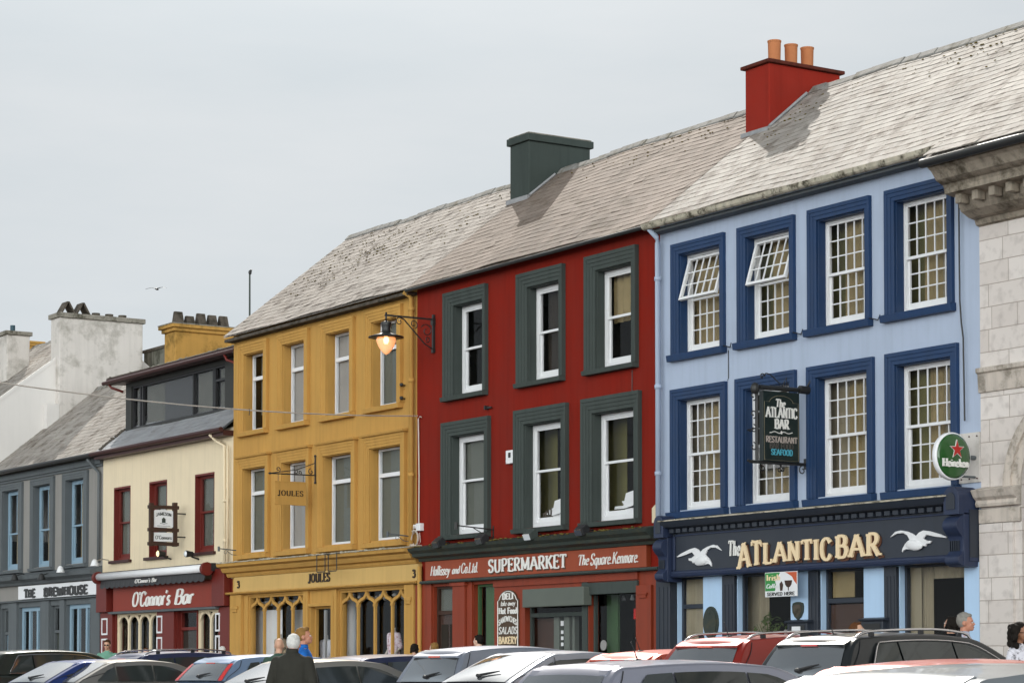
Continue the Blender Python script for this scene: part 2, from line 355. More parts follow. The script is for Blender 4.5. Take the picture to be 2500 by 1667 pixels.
M['chimy'] = mat('ochre_chimney_render', '#b98f4c', .9, var=.12, scale=1.2, bump=.2, streak=.12, dirt='#5c4a22', dirt_amt=.7, dirt_scale=1.3)
M['chimr'] = mat('red_chimney_render', '#8e2417', .85, var=.12, scale=1.6, bump=.3, bscale=60, streak=.15)
M['chimg'] = mat('green_grey_chimney_render', '#3f4744', .85, var=.12, scale=1.6, bump=.3, bscale=60, streak=.15)
M['capdark'] = mat('mossy_cap', '#5a534b', .9, var=.3, scale=5, bump=.4, bscale=40, dirt='#2c2a20', dirt_amt=.8, dirt_scale=5)
M['caplight'] = mat('pale_cap', '#8f8a80', .9, var=.3, scale=5, bump=.4, bscale=40, dirt='#3c392c', dirt_amt=.8, dirt_scale=4)
M['terra'] = mat('terracotta', '#b5754e', .8, var=.15, scale=5)
M['lead'] = mat('lead_flashing', (.3, .3, .31), .5, var=.3, scale=8)
M['slate1'] = mat('pale_slate', (.33, .295, .265), .75, var=.3, scale=.9, spec=.1, island=.3, bump=.2, bscale=35, dirt='#3a2b20', dirt_amt=.72, dirt_scale=2.6)
M['slate2'] = mat('brown_slate', (.25, .203, .172), .78, var=.5, scale=.45, spec=.08, island=.3, bump=.2, bscale=35, dirt='#3f3420', dirt_amt=.4, dirt_scale=2.0)
M['slate3'] = mat('light_slate', (.365, .335, .305), .75, var=.4, scale=.5, spec=.08, island=.3, bump=.2, bscale=35, dirt='#4a3b2c', dirt_amt=.62, dirt_scale=2.3)
M['slate4'] = mat('grey_slate', (.3, .305, .32), .7, var=.2, scale=1, spec=.3, island=.3, bump=.2, bscale=35)
M['moss'] = mat('moss', '#6b5d30', .95, var=.5, scale=9, bump=.8, bscale=30)
M['ridge'] = mat('ridge_tile', (.26, .25, .235), .8, var=.4, scale=6, bump=.4, bscale=30, dirt='#55491f', dirt_amt=.5, dirt_scale=3)
M['gutter'] = mat('mossy_iron_gutter', '#c2baa8', .85, var=.4, scale=7, bump=.5, bscale=30, dirt='#2b2618', dirt_amt=.9, dirt_scale=6)
M['black'] = mat('black_iron', (.018, .018, .018), .45, var=.2, scale=8)
M['blackp'] = mat('black_plastic', (.02, .02, .022), .5)
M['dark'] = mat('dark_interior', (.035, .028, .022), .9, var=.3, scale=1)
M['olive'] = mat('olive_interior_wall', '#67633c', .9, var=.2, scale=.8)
M['blind'] = mat('grey_blind', '#979592', .9, var=.08, scale=1.6)
M['blindd'] = mat('dim_blind', '#63665f', .9, var=.1, scale=1.6)
M['curtain'] = mat('beige_curtain', '#948a74', .95, var=.2, scale=2.5, streak=.2)
M['drape'] = mat('brown_drape', '#8d7d5a', .95, var=.2, scale=4)
M['gold'] = mat('cream_gold_letter', '#ecd3ab', .45, var=.05)
M['letter'] = mat('white_letter', (.82, .8, .76), .5)
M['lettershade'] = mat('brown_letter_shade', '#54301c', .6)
M['wood'] = mat('brown_wood', '#3d2415', .6, var=.3, scale=5)
M['brown'] = mat('deli_brown', '#4e3a28', .6, var=.15, scale=5)
M['green'] = mat('shop_green', '#3c5a36', .6, var=.15)
M['shutter'] = mat('shutter_grey', '#5d635b', .6, var=.1)
M['steel'] = mat('bare_steel', (.5, .5, .5), .35, metal=.8)
M['chrome'] = mat('chrome', (.8, .8, .82), .18, metal=1, var=0)
M['cable'] = mat('white_cable', '#c9bfb4', .6, var=.15)
M['leaf'] = mat('pot_plant_leaf', '#46571f', .6, var=.3, scale=8)
M['signgreen'] = mat('disc_green', '#235524', .25, var=.15, scale=2, coat=.6)
M['star'] = mat('star_red', '#b3221b', .35)
M['rubber'] = mat('tyre_rubber', (.02, .02, .02), .8)
M['cglass'] = mat('car_glass', (.42, .44, .46), .05, metal=.85, var=0)
M['shades'] = mat('sunglass_lens', (.01, .01, .01), .1, var=0)
M['cglassg'] = mat('car_side_glass', (.03, .035, .034), .04, var=0, spec=.7, ior=1.55)
M['tail'] = mat('tail_light_red', '#c3160d', .2, var=0, coat=1)
M['amber'] = mat('lamp_orange', '#d9481a', .25, var=0, coat=1)
M['lens'] = mat('clear_lamp_lens', (.7, .72, .75), .1, var=0, coat=1)
M['plate'] = mat('number_plate', (.75, .74, .7), .5, var=0)
M['pane'] = glass('window_glass', (1, 1, 1))
def paint(name, col, metal=.35, rough=.3): return mat(name, col, rough, metal=metal, var=.03, scale=2, coat=.55)
def stone_mat():
    m = bpy.data.materials.new('limestone_ashlar'); m.use_nodes = True; t = m.node_tree; n = t.nodes; l = t.links; b = n['Principled BSDF']
    b.inputs['Roughness'].default_value = .9
    tcn = n.new('ShaderNodeTexCoord'); sp = n.new('ShaderNodeSeparateXYZ'); cb = n.new('ShaderNodeCombineXYZ')
    l.new(tcn.outputs['Object'], sp.inputs[0]); l.new(sp.outputs['X'], cb.inputs[0]); l.new(sp.outputs['Z'], cb.inputs[1])
    nz = n.new('ShaderNodeTexNoise'); nz.inputs['Scale'].default_value = 3; l.new(tcn.outputs['Object'], nz.inputs['Vector'])
    mxv = n.new('ShaderNodeMixRGB'); mxv.inputs[0].default_value = .012; l.new(cb.outputs[0], mxv.inputs[1]); l.new(nz.outputs['Color'], mxv.inputs[2])
    br = n.new('ShaderNodeTexBrick'); l.new(mxv.outputs[0], br.inputs['Vector'])
    br.inputs['Scale'].default_value = 1; br.inputs['Mortar Size'].default_value = .008; br.inputs['Mortar Smooth'].default_value = .3
    br.inputs['Brick Width'].default_value = .78; br.inputs['Row Height'].default_value = .345; br.offset = .45; br.squash = .7; br.squash_frequency = 3
    br.inputs['Color1'].default_value = (.60, .54, .50, 1); br.inputs['Color2'].default_value = (.70, .645, .605, 1); br.inputs['Mortar'].default_value = (.4, .34, .3, 1)
    n2 = n.new('ShaderNodeTexNoise'); n2.inputs['Scale'].default_value = 6; n2.inputs['Detail'].default_value = 8; l.new(tcn.outputs['Object'], n2.inputs['Vector'])
    mr_ = n.new('ShaderNodeMapRange'); mr_.inputs[1].default_value = .5; mr_.inputs[2].default_value = .72; mr_.inputs[4].default_value = .4; l.new(n2.outputs[0], mr_.inputs[0])
    mx_ = n.new('ShaderNodeMixRGB'); l.new(mr_.outputs[0], mx_.inputs[0]); l.new(br.outputs['Color'], mx_.inputs[1]); mx_.inputs[2].default_value = (.3, .26, .24, 1)
    l.new(mx_.outputs[0], b.inputs['Base Color'])
    bp = n.new('ShaderNodeBump'); bp.inputs['Strength'].default_value = .5; bp.inputs['Distance'].default_value = .015
    ad = n.new('ShaderNodeMath'); ad.operation = 'SUBTRACT'; l.new(n2.outputs[0], ad.inputs[0]); l.new(br.outputs['Fac'], ad.inputs[1]); l.new(ad.outputs[0], bp.inputs['Height']); l.new(bp.outputs[0], b.inputs['Normal'])
    return m
M['ashlar'] = stone_mat()
M['stonec'] = mat('stained_cornice_stone', '#a59a8b', .9, var=.3, scale=3, bump=.4, bscale=40, streak=.5, dirt='#3a3326', dirt_amt=.8, dirt_scale=1.8)
M['stone'] = mat('plain_limestone', '#cabfb4', .9, var=.2, scale=3, bump=.3, bscale=40, streak=.3, dirt='#5a5342', dirt_amt=.6, dirt_scale=3)
# ------------------------------------------------------------------ ground
g = MB()
g.quad((-600, -600, -.6), (600, -600, -.6), (600, 8, -.6), (-600, 8, -.6))
g.quad((-600, 8, -.6), (600, 8, -.6), (600, 20, -.12), (-600, 20, -.12))
g.quad((-600, 20, -.12), (600, 20, -.12), (600, 900, -.12), (-600, 900, -.12))
tag(g.build('ground', M['asphalt'], fix=False), kind='structure')
g = MB(); g.box(-140, 40, 22.95, 40, -.2, 0); tag(g.build('pavement', M['paving']), kind='structure')
g = MB(); g.box(-140, 40, 22.8, 22.947, -.2, .004); tag(g.build('kerb', M['kerb']), kind='structure')
def gz(Y): return -.6 if Y < 8 else (-.6+.04*(Y-8) if Y < 20 else -.12)
g = MB()
for i in range(18):
    X = -54+i*2.45
    a = [(X, 20.05), (X+.1, 20.05), (X-.1, 22.6), (X-.2, 22.6)]
    g.quad(*[(p[0], p[1], -.116) for p in a])
tag(g.build('bay_lines', M['roadpaint']), kind='structure')
# ------------------------------------------------------------------ building blocks
def wall_mesh(x0, x1, z0, z1, holes, Y=D, dep=.22, back=9.0, topz=None):
    mb = MB(); xs = sorted({x0, x1, *[h[0] for h in holes], *[h[1] for h in holes]}); zs = sorted({z0, z1, *[h[2] for h in holes], *[h[3] for h in holes]})
    for i in range(len(xs)-1):
        for j in range(len(zs)-1):
            cx, cz = (xs[i]+xs[i+1])/2, (zs[j]+zs[j+1])/2
            if any(h[0] < cx < h[1] and h[2] < cz < h[3] for h in holes): continue
            mb.quad((xs[i], Y, zs[j]), (xs[i+1], Y, zs[j]), (xs[i+1], Y, zs[j+1]), (xs[i], Y, zs[j+1]))
    for a, b, c, d in holes:
        mb.quad((a, Y, c), (a, Y+dep, c), (a, Y+dep, d), (a, Y, d)); mb.quad((b, Y, c), (b, Y, d), (b, Y+dep, d), (b, Y+dep, c))
        mb.quad((a, Y, d), (a, Y+dep, d), (b, Y+dep, d), (b, Y, d)); mb.quad((a, Y, c), (b, Y, c), (b, Y+dep, c), (a, Y+dep, c))
    return mb
def shell(mb, x0, x1, z1, yr, zr, Yb=32.8, Y=D):
    """gable ends and rear wall of a terrace house, to the mesh of its wall"""
    for X in (x0+.003, x1-.003): mb.quad((X, Y, 0), (X, Y, z1), (X, yr, zr-.12), (X, Yb, z1), (X, Yb, 0))
    mb.quad((x0, Yb, 0), (x1, Yb, 0), (x1, Yb, z1), (x0, Yb, z1))
    return mb
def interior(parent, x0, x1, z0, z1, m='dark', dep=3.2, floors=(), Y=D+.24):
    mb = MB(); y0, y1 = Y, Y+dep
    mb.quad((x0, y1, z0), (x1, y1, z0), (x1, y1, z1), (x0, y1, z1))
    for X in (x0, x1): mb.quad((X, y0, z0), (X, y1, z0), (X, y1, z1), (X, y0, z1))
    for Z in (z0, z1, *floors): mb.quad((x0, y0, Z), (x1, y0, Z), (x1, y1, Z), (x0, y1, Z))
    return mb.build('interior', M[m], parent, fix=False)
def sagz(x): return .016*math.sin(x*.9)+.010*math.sin(x*2.3+1)
def slates(parent, x0, x1, y0, z0, y1, z1, m, course=.205, wdt=.29, seed=1, label=None, lift=.0):
    rnd = random.Random(seed); L = math.hypot(y1-y0, z1-z0); uy, uz = (y1-y0)/L, (z1-z0)/L; ny, nz = -uz, uy
    mb = MB(); mb.quad((x0, y0, z0-.03), (x1, y0, z0-.03), (x1, y1, z1-.03), (x0, y1, z1-.03))
    rows = int(L/course)+1
    for r in range(rows):
        a = r*course; b = min(L, a+course+.03)
        if a >= L: break
        x = x0-(wdt/2 if r % 2 else 0)
        sag = .006*math.sin(r*1.7)
        while x < x1-.01:
            xa = max(x, x0); xb = min(x+wdt, x1); x += wdt
            if xb-xa < .03: continue
            h = .013+lift+rnd.uniform(-.002, .004); h2 = .006+rnd.uniform(-.001, .002)
            if rnd.random() < .03: h += .008
            da = rnd.uniform(-.006, .006); tl = rnd.uniform(-.0015, .0015)
            g_ = .0015
            P = lambda X, s, hh: (X, y0+uy*s+ny*hh, z0+uz*s+nz*hh+sagz(X))
            v = [P(xa+g_, a+da, h+tl), P(xb-g_, a+da, h-tl), P(xb-g_, b, h2-tl), P(xa+g_, b, h2+tl), P(xa+g_, a+da, 0), P(xb-g_, a+da, 0)]
            mb.add(v, [(0, 1, 2, 3), (4, 5, 1, 0)])
    o = mb.build('roof', M[m], parent, fix=False)
    if label: o['label'] = label
    return o
def ridge_cap(roof, x0, x1, y, z, seed=3, m='ridge'):
    rnd = random.Random(seed); mb = MB(); x = x0
    while x < x1:
        e = min(x+.44, x1); dz = rnd.uniform(-.01, .012)+sagz((x+e)/2)
        prof = [(y-.15, z-.10+dz), (y-.13, z-.06+dz), (y-.03, z+.05+dz), (y+.03, z+.05+dz), (y+.13, z-.06+dz), (y+.15, z-.10+dz)]
        mb.px(prof, x+.006, e); x = e
    return mb.build('ridge_tiles', M[m], roof)
def moss(roof, x0, x1, y0, z0, y1, z1, n, lo, hi, seed=5):
    """small cushions of moss lying along the slate courses"""
    rnd = random.Random(seed); mb = MB(); L = math.hypot(y1-y0, z1-z0); uy, uz = (y1-y0)/L, (z1-z0)/L
    ctr = [(rnd.uniform(x0+.3, x1-.3), rnd.uniform(lo, hi)*L) for _ in range(max(3, n//14))]
    for i in range(n):
        c = rnd.choice(ctr); x = c[0]+rnd.gauss(0, .75); s = c[1]+rnd.gauss(0, .35)
        if not (x0+.1 < x < x1-.1 and .1 < s < L-.05): continue
        s = round(s/.205)*.205+rnd.uniform(-.02, .01); r = rnd.uniform(.008, .02)
        mb.ell((x, y0+uy*s-uz*.02, z0+uz*s+uy*.02), (r*rnd.uniform(1, 2.6), r, r*.7), 7, 4)
    return tag(mb.build('moss', M['moss'], roof, smooth=True), kind='stuff')
def surround(parent, ox0, ox1, oz0, oz1, x0, x1, z0, z1, m, sill=0, steps=3, hood=0, proj=.075, Y=D, sillm=None):
    """moulded architrave between outer and inner rectangle; sill = height of the projecting sill"""
    mb = MB()
    for i in range(steps):
        t0, t1 = i/steps, (i+1)/steps; p = proj*(1-.13*i)
        e = .002*i
        a0, a1 = ox0+(x0-ox0)*t0, ox0+(x0-ox0)*t1; b0, b1 = ox1+(x1-ox1)*t0, ox1+(x1-ox1)*t1
        c1, c0 = oz1+(z1-oz1)*t0, oz1+(z1-oz1)*t1; zb = oz0+(sill or 0)
        mb.box(a0, a1, Y-p, Y+.002, zb, c0); mb.box(b1, b0, Y-p, Y+.002, zb, c0); mb.box(a0, b0, Y-p, Y+.002, c0, c1)
    # inner bead and reveal lining
    mb.box(x0+.001, x0+.015, Y-.01, Y+.165, z0, z1); mb.box(x1-.012, x1-.001, Y-.004, Y+.165, z0, z1); mb.box(x0+.016, x1-.013, Y-.01, Y+.14, z1-.02, z1-.001)
    if hood: mb.px([(Y, oz1-.002), (Y-proj-.05, oz1), (Y-proj-.07, oz1+.05), (Y-.02, oz1+hood), (Y, oz1+hood)], ox0-.05, ox1+.05)
    o = mb.build('window_surround', M[m], parent, bevel=.006)
    if sill:
        s = MB(); s.px([(Y, oz0), (Y-proj-.05, oz0), (Y-proj-.07, oz0+sill*.9), (Y, oz0+sill)], ox0-(.05 if m == 'navy' else 0), ox1+(.03 if m == 'navy' else 0))
        s.box(x0-.05, x1+.05, Y+.001, Y+.2, oz0+sill*.5, z0)
        s.build('window_sill', M[sillm or m], o, bevel=.006)
    return o
def frame_rect(mb, x0, x1, z0, z1, y0, y1, t, tb=None):
    tb = tb or t
    mb.box(x0, x0+t, y0, y1, z0, z1); mb.box(x1-t, x1, y0, y1, z0, z1); mb.box(x0+t, x1-t, y0, y1, z1-t, z1); mb.box(x0+t, x1-t, y0, y1, z0, z0+tb)
def bars(mb, x0, x1, z0, z1, nx, nz, y0, y1, t=.022):
    for i in range(1, nx):
        x = x0+(x1-x0)*i/nx; mb.box(x-t/2, x+t/2, y0, y1, z0, z1)
    for j in range(1, nz):
        z = z0+(z1-z0)*j/nz; mb.box(x0, x1, y0+.003, y1-.003, z-t/2, z+t/2)
def pane(parent, x0, x1, z0, z1, y, name='pane'):
    return MB().box(x0, x1, y, y+.004, z0, z1).build(name, M['pane'], parent)
def curtain(parent, x0, x1, z0, z1, y, m='curtain', folds=8, amp=.03, name='curtain'):
    mb = MB(); n = max(4, int(folds*6)); vs = []
    for i in range(n+1):
        x = x0+(x1-x0)*i/n; yy = y+amp*math.sin(i*2*math.pi/6)*(.7+.3*math.sin(i*.9))
        vs += [(x, yy, z0), (x, yy, z1)]
    return mb.add(vs, [(2*i, 2*i+2, 2*i+3, 2*i+1) for i in range(n)]).build(name, M[m], parent, smooth=True, fix=False)
def sheet(parent, x0, x1, z0, z1, y, m, name='blind'):
    return MB().box(x0, x1, y, y+.01, z0, z1).build(name, M[m], parent)
def sash(parent, x0, x1, z0, z1, m='white', zm=None, nx=1, nz=1, t=.06, Y=D+.15, label=None, upper=True):
    """sliding sash: upper sash in front, lower behind; returns the window part"""
    zm = zm or (z0+z1)/2; mb = MB()
    frame_rect(mb, x0, x1, z0, z1, Y, Y+.1, t, t*1.1)
    a, b = x0+t+.001, x1-t-.001
    if upper:
        frame_rect(mb, a, b, zm-.025, z1-t-.001, Y+.012, Y+.05, .035, .05)
        bars(mb, a+.035, b-.035, zm+.025, z1-t-.036, nx, nz, Y+.018, Y+.04)
    frame_rect(mb, a, b, z0+t*1.1+.001, zm+.022, Y+.053, Y+.09, .04, .09)
    bars(mb, a+.04, b-.04, z0+t*1.1+.09, zm-.02, nx, nz, Y+.058, Y+.082)
    o = mb.build('window', M[m], parent, bevel=.003)
    if label: o['label'] = label
    if upper: pane(o, a+.034, b-.034, zm+.024, z1-t-.035, Y+.03)
    pane(o, a+.039, b-.039, z0+t*1.1+.09, zm-.017, Y+.07)
    return o
def casement(parent, x0, x1, z0, z1, zt, m='pvc', t=.055, Y=D+.2):
    mb = MB(); frame_rect(mb, x0, x1, z0, z1, Y, Y+.07, t, t*1.3); mb.box(x0+t, x1-t, Y-.012, Y+.06, zt-.045, zt+.045)
    o = mb.build('window', M[m], parent, bevel=.003)
    pane(o, x0+t, x1-t, z0+t*1.3, zt-.045, Y+.03); pane(o, x0+t, x1-t, zt+.045, z1-t, Y+.03)
    return o
RID = (29.30, 12.12)
EAVE = (25.74, 9.28)
def chimney(parent, x0, x1, y0, y1, zb, zt, m, capm, cap=.12, over=.1, band=None, steps=1):
    mb = MB(); mb.box(x0, x1, y0, y1, zb, zt)
    c = mb.build('chimney', M[m], parent, bevel=.02)
    q = MB()
    for i in range(steps): q.box(x0-over*(i+1)/steps, x1+over*(i+1)/steps, y0-over*(i+1)/steps, y1+over*(i+1)/steps, zt+cap*i/steps+.002*i, zt+cap*(i+1)/steps)
    q.build('chimney_cap', M[capm], c, bevel=.015)
    return c
# ================================================================== STONE BUILDING (right edge)
B = empty('stone_building', 'pale limestone ashlar building with heavy moulded cornice beside the pale blue house', 'building', (-20, D, 0))
def under(B):          # parts are modelled in world coordinates below a thing whose empty stands at its base
    for o in B.children:
        if o.location.length < 1e-6: o.location = -B.location
x0 = -27.04
mb = MB()
# wall with a round-headed opening
cx, czz, r1 = -25.09, 3.8, 1.08
arch = [(cx+r1*math.cos(R_(a)), czz+r1*math.sin(R_(a))) for a in range(0, 181, 10)]
mb.quad((x0, D, 0), (cx-r1, D, 0), (cx-r1, D, 8.06), (x0, D, 8.06)); mb.quad((cx+r1, D, 0), (-12, D, 0), (-12, D, 8.06), (cx+r1, D, 8.06))
for i in range(len(arch)-1):
    a, b = arch[i], arch[i+1]; mb.quad((a[0], D, a[1]), (a[0], D, 8.06), (b[0], D, 8.06), (b[0], D, b[1])); mb.quad((a[0], D, a[1]), (b[0], D, b[1]), (b[0], D+.5, b[1]), (a[0], D+.5, a[1]))
mb.quad((cx-r1, D, 0), (cx-r1, D, czz), (cx-r1, D+.5, czz), (cx-r1, D+.5, 0)); mb.quad((cx+r1, D, 0), (cx+r1, D, czz), (cx+r1, D+.5, czz), (cx+r1, D+.5, 0))
mb.quad((x0, D, 0), (x0, 33, 0), (x0, 33, 8.6), (x0, 29.4, 12.0), (x0, D, 9.1))
mb.build('wall', M['ashlar'], B, fix=False)
mb = MB(); n = 24
for i in range(n):           # archivolt in two steps
    a0, a1 = R_(180*i/n), R_(180*(i+1)/n)
    for ra, rb, p in ((1.08, 1.26, .03), (1.26, 1.42, .07)):
        q = [(cx+rr*math.cos(a), czz+rr*math.sin(a)) for rr, a in ((ra, a0), (rb, a0), (rb, a1), (ra, a1))]
        mb.py(q, D-p, D-.001)
mb.build('arch_moulding', M['stone'], B)
mb = MB(); mb.box(cx-1.07, cx+1.07, D+.42, D+.46, 0, 4.9); mb.build('arch_window', M['wood'], B)
mb = MB()
mb.px([(D, 5.31), (D-.03, 5.31), (D-.05, 5.6), (D-.09, 5.62), (D-.09, 5.69), (D, 5.70)], x0-.02, -12)
mb.px([(D, 3.53), (D-.1, 3.53), (D-.12, 3.58), (D-.1, 3.63), (D-.16, 3.68), (D-.2, 3.76), (D-.22, 3.79), (D, 3.84)], x0-.02, cx-r1-.002)
mb.px([(D, 3.28), (D-.05, 3.28), (D-.05, 3.5), (D, 3.5)], x0-.01, cx-r1-.002)
mb.build('string_course', M['stone'], B, bevel=.008)
mb = MB(); mb.box(x0, -26.32, D-.05, D-.001, 0, 3.27); mb.build('pilaster', M['ashlar'], B)
mb = MB()
prof = [(26.0, 7.9), (25.93, 7.92), (25.90, 8.0), (25.78, 8.02), (25.62, 8.1), (25.58, 8.16), (25.56, 8.30), (25.28, 8.34), (25.27, 8.42), (25.24, 8.47), (25.16, 8.5), (25.10, 8.53), (25.05, 8.60), (25.0, 8.66), (24.93, 8.7), (24.93, 8.76), (25.2, 8.86), (26.0, 8.9)]
mb.px(prof, x0, -12); c = mb.build('cornice', M['stonec'], B)
x = x0+.12
while x < -20: MB().box(x, x+.13, 25.38, 25.555, 8.18, 8.335).build('modillion', M['stonec'], c, bevel=.015); x += .36
mb = MB(); mb.tube([(x0-.06, 24.86, 8.77), (-12, 24.86, 8.77)], .07, 10); mb.build('gutter', M['black'], B, smooth=True)
r = slates(B, x0-.03, -12, 24.86, 8.86, 29.32, 12.22, 'slate3', seed=31)
mb = MB(); mb.quad((x0, 29.32, 12.22), (-12, 29.32, 12.22), (-12, 33, 9), (x0, 33, 9)); mb.build('rear_roof', M['slate4'], r, fix=False)
under(B)
# ================================================================== BLUE HOUSE
B = empty('blue_house', 'pale blue three storey house with navy window surrounds above the navy bar front', 'building', (-31.2, D, 0))
X0, X1 = -35.42, -27.04
cols = [(-34.79, -33.57), (-32.83, -31.62), (-30.90, -29.67), (-28.95, -27.72)]
colsl = [(-34.82, -33.56), (-32.90, -31.63), (-30.94, -29.64), (-28.96, -27.66)]
holes = [(a, b, 6.80, 8.62) for a, b in cols]+[(a, b, 3.93, 5.95) for a, b in colsl]
shop = [(-34.91, -34.11), (-33.13, -31.65), (-30.86, -29.77), (-28.91, -27.41)]
hs = [(shop[0][0], shop[0][1], 0.0, 2.72), (shop[1][0], shop[1][1], .75, 2.72), (shop[2][0], shop[2][1], 0.0, 2.72), (shop[3][0], shop[3][1], .75, 2.72)]
mb = wall_mesh(X0, X1, 2.72, 9.32, holes); shell(mb, X0, X1, 9.2, *RID)
mb.build('wall', M['blue'], B, fix=False)
mb = wall_mesh(X0+.5, X1, 0, 2.72, hs); mb.build('shop_wall', M['skyb'], B, fix=False)
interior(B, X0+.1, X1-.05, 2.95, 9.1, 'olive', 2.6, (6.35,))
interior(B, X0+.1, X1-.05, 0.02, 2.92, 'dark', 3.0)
for k, (a, b) in enumerate(cols):
    surround(B, a-.22, b+.13, 6.66, 8.82, a, b, 6.80, 8.62, 'navy', sill=.13)
    if k < 2:       # top-hung sash pushed open at the bottom
        wn = sash(B, a, b, 6.80, 8.62, zm=7.78, nx=5, nz=3, upper=False, label='white grid window with its upper light tilted open')
        frm = MB(); frame_rect(frm, 0, b-a-.12, -.82, 0, -.03, .03, .05); bars(frm, .05, b-a-.17, -.77, -.05, 5, 3, -.012, .012, .022)
        s_ = frm.build('open_sash', M['white'], wn, bevel=.003); s_.location = (a+.06, D+.17, 8.54); s_.rotation_euler = (R_(-17), 0, 0)
        pn = MB().box(.05, b-a-.17, -.003, .003, -.77, -.05).build('pane', M['pane'], wn); pn.location = s_.location; pn.rotation_euler = s_.rotation_euler
    else: wn = sash(B, a, b, 6.80, 8.62, zm=7.69, nx=5, nz=3)
    curtain(wn, a+.28, b-.38, 6.85, 8.55, D+.36, 'drape', 4); curtain(wn, b-.5, b-.22, 6.85, 8.55, D+.34, 'curtain', 4)
    if k == 0: curtain(wn, a-.05, a+.3, 6.85, 8.55, D+.36, 'drape', 4)
    sheet(wn, a-.45, a+.4, 6.84, 8.6, D+.5, 'olive', 'inner_wall')
for k, (a, b) in enumerate(colsl):
    surround(B, a-.22, b+.16, 3.78, 6.15, a, b, 3.93, 5.95, 'navy', sill=.13)
    wn = sash(B, a, b, 3.93, 5.95, zm=4.95, nx=5, nz=3)
    curtain(wn, a+.4, b-.4, 3.97, 5.9, D+.37, 'drape', 4); curtain(wn, b-.55, b-.25, 3.97, 5.9, D+.34, 'curtain', 4)
    sheet(wn, a-.4, a+.55, 3.97, 5.9, D+.42, 'curtain' if k < 3 else 'olive', 'inner_wall')
    if k == 1:
        sheet(wn, a+.1, b-.3, 4.55, 5.75, D+.3, 'blind', 'paper_notice')
rf = slates(B, X0+.02, X1+.3, *EAVE, *RID, 'slate3', seed=11)
ridge_cap(rf, X0, X1+.4, *RID, seed=2)
moss(rf, -33.5, X1, *EAVE, *RID, 110, .8, .99, seed=9); moss(rf, X0, -33.6, *EAVE, *RID, 50, .25, .85, seed=19)
MB().quad((X0, *RID), (X1, *RID), (X1, 32.9, 9.2), (X0, 32.9, 9.2)).build('rear_roof', M['slate4'], rf, fix=False)
mb = MB(); rr = .075; pr = [(25.66+rr*math.cos(R_(a)), 9.20+rr*math.sin(R_(a))) for a in range(180, 361, 30)]
pr = [(25.575, 9.23)]+pr+[(25.745, 9.23), (25.745, 9.20)]
x = X0-.03
while x < X1+.3:
    e = min(x+1.8, X1+.35); mb.px(pr, x, e-.02); mb.px([(p[0]-.0, p[1]-.008) for p in pr][:-2]+[(25.75, 9.25)], e-.05, e-.005); x = e
gt = mb.build('gutter', M['gutter'], B)
mb = MB(); mb.box(X0, X1, 25.76, D-.001, 9.08, 9.14); mb.build('soffit', M['greyt'], B)
mb = MB(); px = -35.33
mb.tube([(px, 25.68, 9.15), (px, 25.86, 9.0), (px, 25.88, 8.9), (px, 25.88, 3.74)], .05, 10)
for z in (8.2, 6.2, 4.6): mb.cyl((px, 25.88, z), .065, .07, 12)
mb.build('downpipe', M['blue'], B, smooth=True, bevel=0)
mb = MB(); mb.tube([(-27.42, 25.93, 8.9), (-27.40, 25.92, 6.8), (-27.38, 25.93, 6.45), (-27.34, 25.93, 6.2), (-27.32, 25.93, 4.9)], .014, 6); mb.build('cable', M['blackp'], B); mb = MB()
for a, b in ((-33.40, -33.17), (-31.46, -31.2), (-29.5, -29.24)): MB().tube([(a, 25.9, 6.78), ((a+b)/2, 25.97, 6.74), (b, 25.9, 6.80)], .01, 5).build('cable', M['blackp'], B)
mb.tube([(-33.36, 25.985, 6.7), (-33.36, 25.985, 6.2), (-33.38, 25.98, 6.16)], .008, 5)
mb.build('cable', M['blackp'], B)
# chimney on the red side of the party wall
M['redcap'] = mat('dark_red_cap', '#5a2a20', .85, var=.2, scale=5, dirt='#2b1a12', dirt_amt=.7, dirt_scale=4)
chimney(B, -35.65, -34.92, 28.2, 29.95, 10.9, 12.50, 'chimr', 'redcap', cap=.07, over=.07)
ch = [o for o in COL.objects if o.name.startswith('chimney') and o.parent is B and 'cap' not in o.name][-1]
for i, (y, h) in enumerate(((28.62, .48), (29.03, .46), (29.43, .46))):
    MB().rev([(.105, 0), (.12, .05), (.118, .1), (.125, h-.05), (.135, h-.02), (.135, h), (.1, h)], (-35.28, y, 12.571), 20).build('chimney_pot', M['terra'], ch, smooth=False)
mb = MB(); mb.tube([(-34.90, 28.18, 11.28), (-34.90, 29.1, 12.03)], .035, 5); mb.box(-35.7, -34.88, 28.12, 28.19, 11.17, 11.27); mb.build('flashing', M['lead'], ch)
# ---- bar front
F = 25.78
mb = MB()
mb.box(SX(-35.04, F), -27.06, F, D-.002, 2.76, 3.5)
fa = mb.build('fascia', M['navyd'], B)
mb = MB()
mb.px([(F, 2.70), (F-.05, 2.70), (F-.07, 2.74), (F-.04, 2.77), (F-.04, 2.80), (F, 2.82)], -34.75, -27.35); mb.px([(D, 2.70), (F, 2.70), (F, 2.758), (D, 2.758)], -35.2, -27.06)
mb.box(-34.72, -34.66, F-.03, F-.001, 2.83, 3.44); mb.box(-34.65, -27.5, F-.02, F-.001, 3.44, 3.47)
mb.build('fascia_moulding', M['navys'], fa, bevel=.005)
mb = MB(); mb.px([(D, 3.50), (F-.02, 3.5), (F-.04, 3.56), (F-.2, 3.6), (F-.24, 3.66), (F-.26, 3.70), (D, 3.76)], -34.8, -27.4)
mb.k = 1; mb.px([(D, 3.765), (F-.27, 3.705), (F-.27, 3.725), (D, 3.79)], -34.85, -27.35)
cn = mb.build('cornice', [M['navyd'], M['gutter']], B)
x = -34.7
while x < -27.5: MB().box(x, x+.13, F-.12, F-.021, 3.5, 3.57).build('dentil', M['navyd'], cn); x += .2
